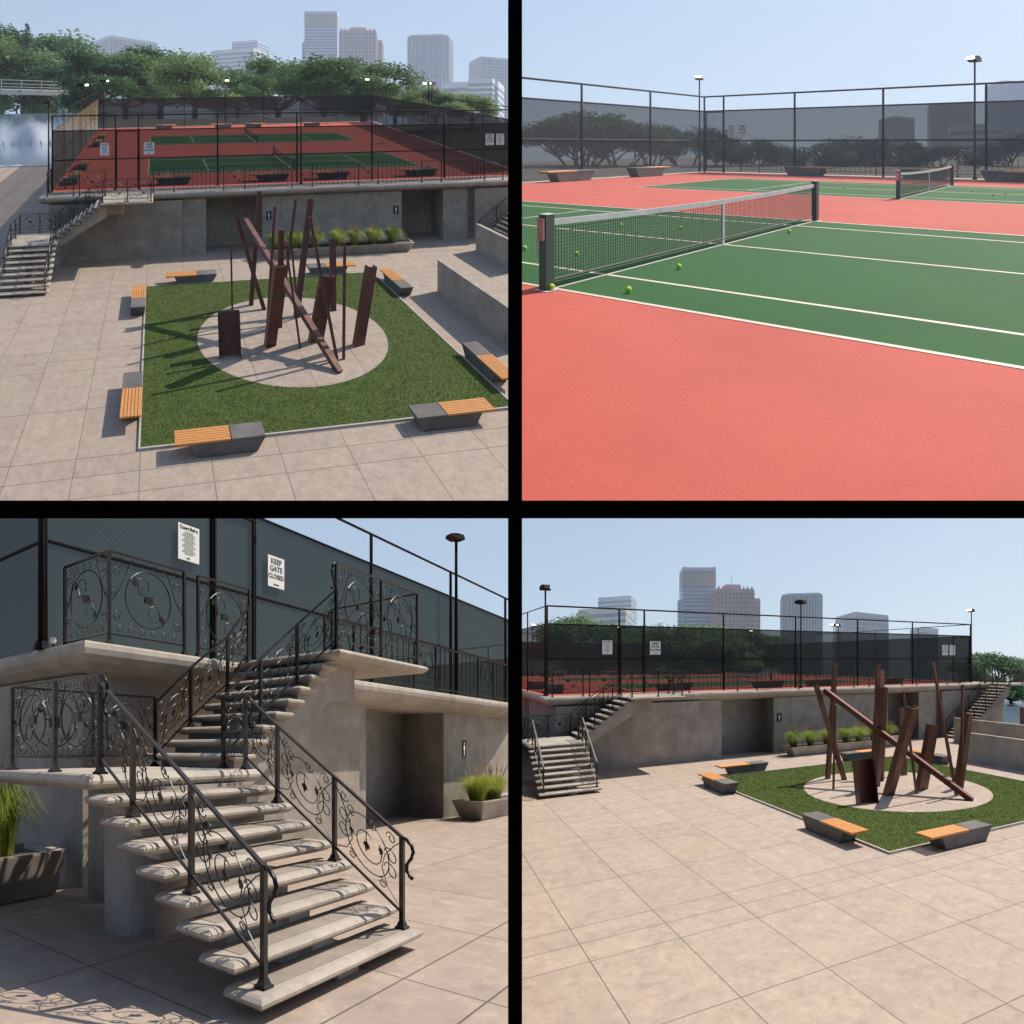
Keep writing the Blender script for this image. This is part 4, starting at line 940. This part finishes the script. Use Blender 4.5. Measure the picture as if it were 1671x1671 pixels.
    for k,(cc,gg,x) in enumerate(CL): gg['label']=('tall green grass clump at the left picture edge ' if k==0 else 'second grass clump further left in the same planter ')+w
    CL=[]
    planter(c,'pale concrete planter with feathery grass at the right picture edge '+w,6.1,14.8,15.05,15.95,.55,[(6.75+i*1.15,15.5) for i in range(2)],.85,.85,700)
    for k,(cc,gg,x) in enumerate(CL): gg['label']='feathery grass clump, %s from the left in the right planter %s'%(ordinal(k),w)
    # spotlight on the ledge
    t=thing('spotlight','small grey spotlight on the terrace corner ledge '+w,'spotlight',c,(-5.85,17.2,T)); m=MB(); m.cyl(-5.9,16.6,T,T+.08,.015,6); m.build('stem','dark',c,t); m=MB(); m.sphere(-5.9,16.6,T+.11,.05,8,6); m.build('lamp_head','tape',c,t)

plaza(1); plaza(4); court_view(); steps_view()

# ================================================================== far things
W1,W2,W4=WHERE[1],WHERE[2],WHERE[4]
random.seed(21)
Y1=640.
trees1=[(-6,176,62,3,1.3,'left edge, darkest and broadest'),(40,172,48,2,1.0,'second from the left'),(92,172,58,3,1.1,'third from the left'),(150,170,88,0,1.05,'below the striped low building'),(205,170,92,1,1.1,'in front of the striped low building'),(262,170,86,0,1.1,'centre left'),(318,170,92,1,1.05,'left of the grey banded tower'),
 (388,172,112,2,.9,'small, before the grey banded tower'),(455,176,94,1,1.25,'with open branches, below the blue tower'),(528,176,98,3,1.3,'below the pink tower'),(592,178,102,1,1.2,'right of the pink tower'),(645,178,136,3,1.3,'small, right of centre'),(712,180,146,1,1.3,'small, below the chamfered tower'),(770,184,156,3,1.3,'lowest, at the right')]
for i,(u,vb,vt,k,wf,l) in enumerate(trees1):
    tree(u,vb+22,vt-3,(Y1 if u>120 else 930)+17*(i%3)*2,k%4,'green broadleaf tree '+l+' '+W1,wf*1.25,'trees behind the court in the top left view')
tree(44,110,36,Y1+260,4,'pointed conifer rising at the upper left '+W1,1.,'trees behind the court in the top left view')
tree(30,225,120,Y1+300,2,'dark tree under the curved footbridge, left '+W1,1.3,'trees behind the court in the top left view')
tree(105,225,132,Y1+300,3,'dark tree under the curved footbridge, right '+W1,1.3,'trees behind the court in the top left view')
D1=8000
building(125,240,62,190,D1,'low office block with vertical white fins seen on its corner '+W1,'fins','fac_grey','gl_dark',R(42),1.,14,20,name='office_block')
building(343,433,82,190,D1,'pale banded office building with horizontal strips '+W1,'floors','fac_white','gl_blue',R(-18),.8,16,10,name='office_block')
building(376,432,68,190,D1+520,'taller pale slab behind the banded office building '+W1,'floors','fac_blue','gl_blue',R(-18),.8,26,10)
building(497,550,21,190,D1,'tall light blue glass tower with a louvred crown '+W1,'floors','fac_blue','gl_blue',0,.7,34,9,'crown')
building(493,506,71,190,D1+80,'narrow lower wing left of the blue tower '+W1,'floors','fac_blue','gl_dark',0,.9,24,4,name='tower_wing')
building(551,613,52,190,D1-200,'rose coloured tower with a square window grid '+W1,'grid','fac_pink','gl_dark',R(4),.8,24,10,'crenel')
building(600,623,68,190,D1+120,'narrow rose coloured wing right of the grid tower '+W1,'grid','fac_pink','gl_dark',0,.8,22,4,name='tower_wing')
building(663,738,58,200,D1,'grey chamfered tower with vertical ribs '+W1,'fins','fac_grey','gl_blue',R(-8),.8,30,14,None,.28)
building(765,850,96,200,D1+160,'wide grey office building at the right edge '+W1,'grid','fac_grey','gl_blue',R(24),.7,20,14,name='office_block')
building(722,822,138,200,D1-600,'low white stepped building before the wide office '+W1,'floors','fac_white','gl_dark',R(-10),.6,6,10,name='office_block')
building(764,808,132,200,D1-680,'small white upper block of the stepped building '+W1,'floors','fac_white','gl_dark',R(-10),.6,8,6,name='office_block')
# bottom right
Y4=84.
for i,(u,vb,vt,k,wf,l) in enumerate([(868,1100,992,1,1.2,'at the left edge behind the lamp'),(905,1100,1000,0,1.2,'second from the left'),(1055,1100,1012,1,1.5,'below the blue tower, left'),(1110,1100,1008,3,1.5,'below the blue tower, right'),(1170,1100,1012,1,1.4,'left of the rose tower'),(1225,1100,1016,3,1.4,'right of the rose tower'),
  (1612,1150,1066,0,1.15,'right of the fence corner'),(1650,1150,1070,1,1.1,'behind the fountain, left'),(1680,1150,1082,2,1.1,'behind the fountain, right'),(1595,1160,1095,3,1.2,'small bush-like by the fence corner')]):
    tree(u,vb+8,vt+(9 if i<6 else 0),Y4+3*(i%3),k,'green broadleaf tree '+l+' '+W4,wf,'trees behind the court in the bottom right view')
D4=8000
building(945,1040,996,1140,D4,'pale banded office building at the left of the skyline '+W4,'floors','fac_white','gl_blue',R(-18),.8,14,10,name='office_block',c=4)
building(977,1043,976,1140,D4+520,'taller pale slab behind the banded office building '+W4,'floors','fac_blue','gl_blue',R(-18),.8,22,10,c=4)
building(1114,1168,929,1140,D4,'tall light blue glass tower with a louvred crown '+W4,'floors','fac_blue','gl_blue',0,.7,34,9,'crown',c=4)
building(1107,1120,982,1140,D4+80,'narrow lower wing left of the blue tower '+W4,'floors','fac_blue','gl_dark',0,.9,24,4,name='tower_wing',c=4)
building(1166,1231,964,1140,D4-200,'rose coloured tower with a square window grid '+W4,'grid','fac_pink','gl_dark',R(4),.8,24,10,'crenel',c=4)
building(1219,1240,980,1140,D4+120,'narrow rose coloured wing right of the grid tower '+W4,'grid','fac_pink','gl_dark',0,.8,22,4,name='tower_wing',c=4)
building(1279,1349,970,1140,D4,'grey chamfered tower with vertical ribs '+W4,'fins','fac_grey','gl_blue',R(-8),.8,30,14,None,.28,c=4)
building(1374,1455,1004,1140,D4+80,'wide grey office building right of the chamfered tower '+W4,'grid','fac_grey','gl_blue',R(24),.7,16,14,name='office_block',c=4)
building(1492,1536,1028,1140,D4+80,'small pale office block near the right fence corner '+W4,'floors','fac_grey','gl_blue',R(30),.8,12,8,name='office_block',c=4)
# top right
Y2=2400.
for i,(u,vb,vt,k,wf,l) in enumerate([(862,300,188,3,1.3,'at the left edge'),(905,300,187,1,1.2,'second from the left'),(955,300,192,1,1.2,'behind the first fence post'),(1010,300,192,1,1.3,'between the two left benches'),(1062,300,200,3,1.0,'right of the second fence post'),(1120,300,206,1,1.2,'left of the fence corner'),(1165,300,222,3,1.1,'seen through the gate'),
   (1220,302,228,0,1.1,'right of the gate'),(1268,302,232,2,1.2,'behind the pickets, left'),(1345,302,236,3,1.3,'bushy, behind the pickets'),(1400,302,226,2,1.6,'centre of the back fence'),(1450,302,232,1,1.3,'left of the small net'),(1525,302,238,3,1.3,'behind the small net'),(1650,302,222,1,1.5,'at the right edge')]):
    tree(u,vb+10,vt,Y2+100*(i%3),(5+i%2) if k!=2 else 2,'dark tree behind the court screen '+l+' '+W2,wf,'trees behind the screens in the top right view')
D2=8800
building(1442,1498,192,300,D2,'dark office tower behind the screen, left one '+W2,'floors','fac_grey','gl_dark',R(28),.8,26,10,c=2)
building(1523,1602,168,300,D2,'broad ribbed tower behind the screen, centre '+W2,'fins','fac_grey','gl_dark',R(-14),.8,30,16,None,.2,c=2)
building(1624,1700,134,300,D2-600,'pale blue tower rising above the screen at the right edge '+W2,'fins','fac_blue','gl_blue',R(10),.8,34,16,None,.2,c=2)
building(1556,1640,208,300,D2-1000,'low banded building between the two right towers '+W2,'floors','fac_grey','gl_dark',R(-12),.5,8,12,name='office_block',c=2)

OB.xf=None
# fountain pool and curved footbridge (top left), fountain (bottom right)
def pool1():
    c=1
    g=MB(); g.box(-80,-7.,47.6,48.5,-.02,.10); tag(g.build('pool_rim','poolrim',c),'pale stone rim along the front of the fountain pool '+W1,'kerb')
    g=MB(); g.add([(-90,48.5,.05),(-7.,48.5,.05),(-7.,120,.05),(-90,120,.05)],[(0,1,2,3)]); st(g.build('pool_water','water',c))
    k=N('fountain_spray'); v=k.pos(scale=(.22,.6,.13)); n=k.noise(v,2.2,6,.65); x,y,z=sepxyz(k,k.pos())
    fz=k.n('ShaderNodeMapRange'); k.l(z,fz.inputs[0]); fz.inputs[1].default_value=0; fz.inputs[2].default_value=5.6; fz.inputs[3].default_value=1.15; fz.inputs[4].default_value=-.12
    a=k.mth('MULTIPLY',k.ramp(k.mth('ADD',k.mth('MULTIPLY',n,.9),k.mth('SUBTRACT',fz.outputs[0],.62)),[(.3,(0,0,0)),(.62,(1,1,1))]),.55)
    d=k.n('ShaderNodeBsdfDiffuse'); d.inputs[0].default_value=(.62,.68,.78,1); tl=k.n('ShaderNodeBsdfTranslucent'); tl.inputs[0].default_value=(.62,.68,.78,1); m1=k.n('ShaderNodeMixShader'); k.l(d.outputs[0],m1.inputs[1]); k.l(tl.outputs[0],m1.inputs[2])
    tr=k.n('ShaderNodeBsdfTransparent'); m2=k.n('ShaderNodeMixShader'); k.l(a,m2.inputs[0]); k.l(tr.outputs[0],m2.inputs[1]); k.l(m1.outputs[0],m2.inputs[2]); M['spray']=k.end(m2)
    s=MB()
    for r_ in range(3):
        yy=66+r_*3.0; n_=26
        rows=[]
        for j in range(10):
            z=5.6*j/9; rows.append([(-34+i*1.2,yy+.9*math.sin(i*1.3+r_)*(1-z/8)+.25*math.sin(i*.7)*z,z) for i in range(n_)])
        s.loft(rows,close=False,caps=False)
    o=s.build('fountain_spray','spray',c,smooth=True); st(o,'stuff')
    t=thing('fountain','long row of misting water jets in the pool at the left '+W1,'fountain',c,(-20,66,0)); m=MB()
    for i in range(24): m.cyl(-34+i*1.2,65.4,0,.5,.08,6)
    m.build('nozzle_row','basin',c,t)
    # footbridge, curved deck on piers behind the jets
    t=thing('footbridge','curved grey footbridge with a railing passing behind the misty fountain '+W1,'bridge',c,(-25,86,0)); d=MB(); rl=MB(); pr=MB(); ro=[]
    for i in range(15):
        s_=i/14; x=-47+40*s_; y=78+14*(s_**2); z=7.5-1.0*s_**2*1.6; ro.append([(x,y,z-.9),(x+.2,y+3,z-.9),(x+.2,y+3,z-.1),(x,y,z-.1)])
    d.loft(ro); d.build('deck','basin',c,t)
    for i in range(14):
        a,b=ro[i][3],ro[i+1][3]
        for h in (.5,1.0,1.6): rl.tube([(a[0],a[1],a[2]+h),(b[0],b[1],b[2]+h)],.07,4)
        rl.tube([a,(a[0],a[1],a[2]+1.6)],.08,4)
    rl.build('railing','fac_grey',c,t)
    for i in (3,11):
        a=ro[i][0]; q=MB(); q.cyl(a[0]+.2,a[1]+1.5,0,a[2]+.1,.75,12); q.build('pier','fac_white',c,t)
pool1()
def pool4():
    c=4
    g=MB(); g.add([(28,18,-.02+.03),(90,18,.01),(90,110,.01),(28,110,.01)],[(0,1,2,3)]); st(g.build('pool_water','water',c))
    g=MB(); g.box(27.5,28,17,60,-.01,.35); tag(g.build('pool_rim','poolrim',c),'pale stone rim beside the pool at the right '+W4,'kerb')
    t=thing('fountain','tall white fountain jet over a small round basin at the right edge '+W4,'fountain',c,(57,38,0)); b=MB()
    p=bp4(1640,1133)
    b.cyl(p[0],p[1],0,.6,1.6,18,1.9); b.cyl(p[0],p[1],.6,1.5,.6,12,.9); b.build('basin','basin',c,t)
    j=MB(); 
    for k in range(5):
        x=p[0]+random.uniform(-.1,.1); y=p[1]+random.uniform(-.1,.1); j.tube([(x,y,1.4),(x,y,3.2),(x+.05*k,y,5.4-.3*k)],.30-.03*k,8,.04)
    j.build('water_jet','spray',c,t,smooth=True)
def bp4(u,v,z=0.):
    q=PLACE[4]; a=R(q['yaw']); Y=q['F']*(q['pos'][2]-z)/(v-q['h']); X=(u-q['pp'])*Y/q['F']
    return (q['pos'][0]+X*math.cos(a)+Y*math.sin(a), q['pos'][1]-X*math.sin(a)+Y*math.cos(a))
pool4()

# ------------------------------------------------------------------ divider between the four views
f=OB(); d0,d1=4.6,4.75
def uv(u,v,Y): return (Y*(u-U0)/FM,Y,Y*(V0-v)/FM)
xa,xb=d0*(829.-U0)/FM,d0*(852.-U0)/FM; za,zb=d0*(V0-846.)/FM,d0*(V0-822.)/FM
f.box(xa,xb,d0,d1,zb,d0*.5); f.box(xa,xb,d0,d1,-d0*.62,za)
f.box(-d0*.55,d0*.55,d0,d1,za,zb)
o=f.obj('dividing_frame','frame'); o['label']='plain black cross shaped frame that separates the four views'; o['category']='frame'

# ------------------------------------------------------------------ light, sky, camera
S=Vector((.65,.80,1.0)).normalized()
sl=bpy.data.lights.new('sun','SUN'); sl.energy=5.0; sl.angle=R(.5); sl.color=(1,.90,.77)
so=bpy.data.objects.new('sun',sl); COL.objects.link(so); so.rotation_euler=S.to_track_quat('Z','Y').to_euler()
wd=bpy.data.worlds.new('World'); sc.world=wd; wd.use_nodes=True; nt=wd.node_tree; nt.nodes.clear()
def wn(t,**k):
    x=nt.nodes.new(t); [setattr(x,a,b) for a,b in k.items()]; return x
def wm(op,a,b=None,c_=None):
    x=wn('ShaderNodeMath',operation=op)
    for i,v in enumerate((a,b,c_)):
        if v is None: continue
        if isinstance(v,(int,float)): x.inputs[i].default_value=v
        else: nt.links.new(v,x.inputs[i])
    return x.outputs[0]
tc=wn('ShaderNodeTexCoord'); sx=wn('ShaderNodeSeparateXYZ'); nt.links.new(tc.outputs['Generated'],sx.inputs[0]); x,y,z=sx.outputs
fy=wm('MAXIMUM',y,0.)
upper=wm('GREATER_THAN',z,wm('MULTIPLY',fy,(V0-834.)/FM))
off=wm('ADD',wm('MULTIPLY',upper,-.07-.33),.33)           # the two storeys of ground have their own horizons
z2=wm('ADD',z,wm('MULTIPLY',fy,off)); z2=wm('MAXIMUM',z2,wm('SUBTRACT',wm('MULTIPLY',wm('GREATER_THAN',y,0.),1.03),1.0))
cb=wn('ShaderNodeCombineXYZ'); nt.links.new(x,cb.inputs[0]); nt.links.new(y,cb.inputs[1]); nt.links.new(z2,cb.inputs[2])
sk=wn('ShaderNodeTexSky',sky_type='NISHITA'); sk.sun_disc=False; sk.sun_elevation=math.asin(S.z); sk.sun_rotation=math.atan2(S.x,S.y); sk.dust_density=1.1; sk.air_density=1.0; sk.ozone_density=2.0
nt.links.new(cb.outputs[0],sk.inputs['Vector'])
bg=wn('ShaderNodeBackground'); bg.inputs[1].default_value=.098; nt.links.new(sk.outputs[0],bg.inputs[0]); wo=wn('ShaderNodeOutputWorld'); nt.links.new(bg.outputs[0],wo.inputs[0])
cd=bpy.data.cameras.new('camera'); co=bpy.data.objects.new('camera',cd); COL.objects.link(co); co.rotation_euler=(R(90),0,0)
cd.sensor_width=36; cd.lens=36*FM/1671; cd.shift_y=-(835.5-V0)/1671; cd.clip_start=.1; cd.clip_end=40000
sc.camera=co
# ------------------------------------------------------------------ the air
hz=OB(); hz.box(-9500,9500,-80,9900,-2900,2800)
k=N('hazy_air'); pv=k.n('ShaderNodeVolumePrincipled'); pv.inputs['Color'].default_value=(.72,.83,1,1); pv.inputs['Density'].default_value=.000065; k.l(pv.outputs[0],k.out.inputs['Volume'])
o=hz.obj('haze',k.m); o['kind']='stuff'
sc.view_settings.view_transform='Standard'; sc.view_settings.look='None'; sc.view_settings.exposure=.5; sc.view_settings.gamma=1
sc.cycles.transparent_max_bounces=24
for o in bpy.data.objects:
    if '_o' in o: del o['_o']

for o in list(bpy.data.objects):
    if o.type=='EMPTY' and not o.children: bpy.data.objects.remove(o)
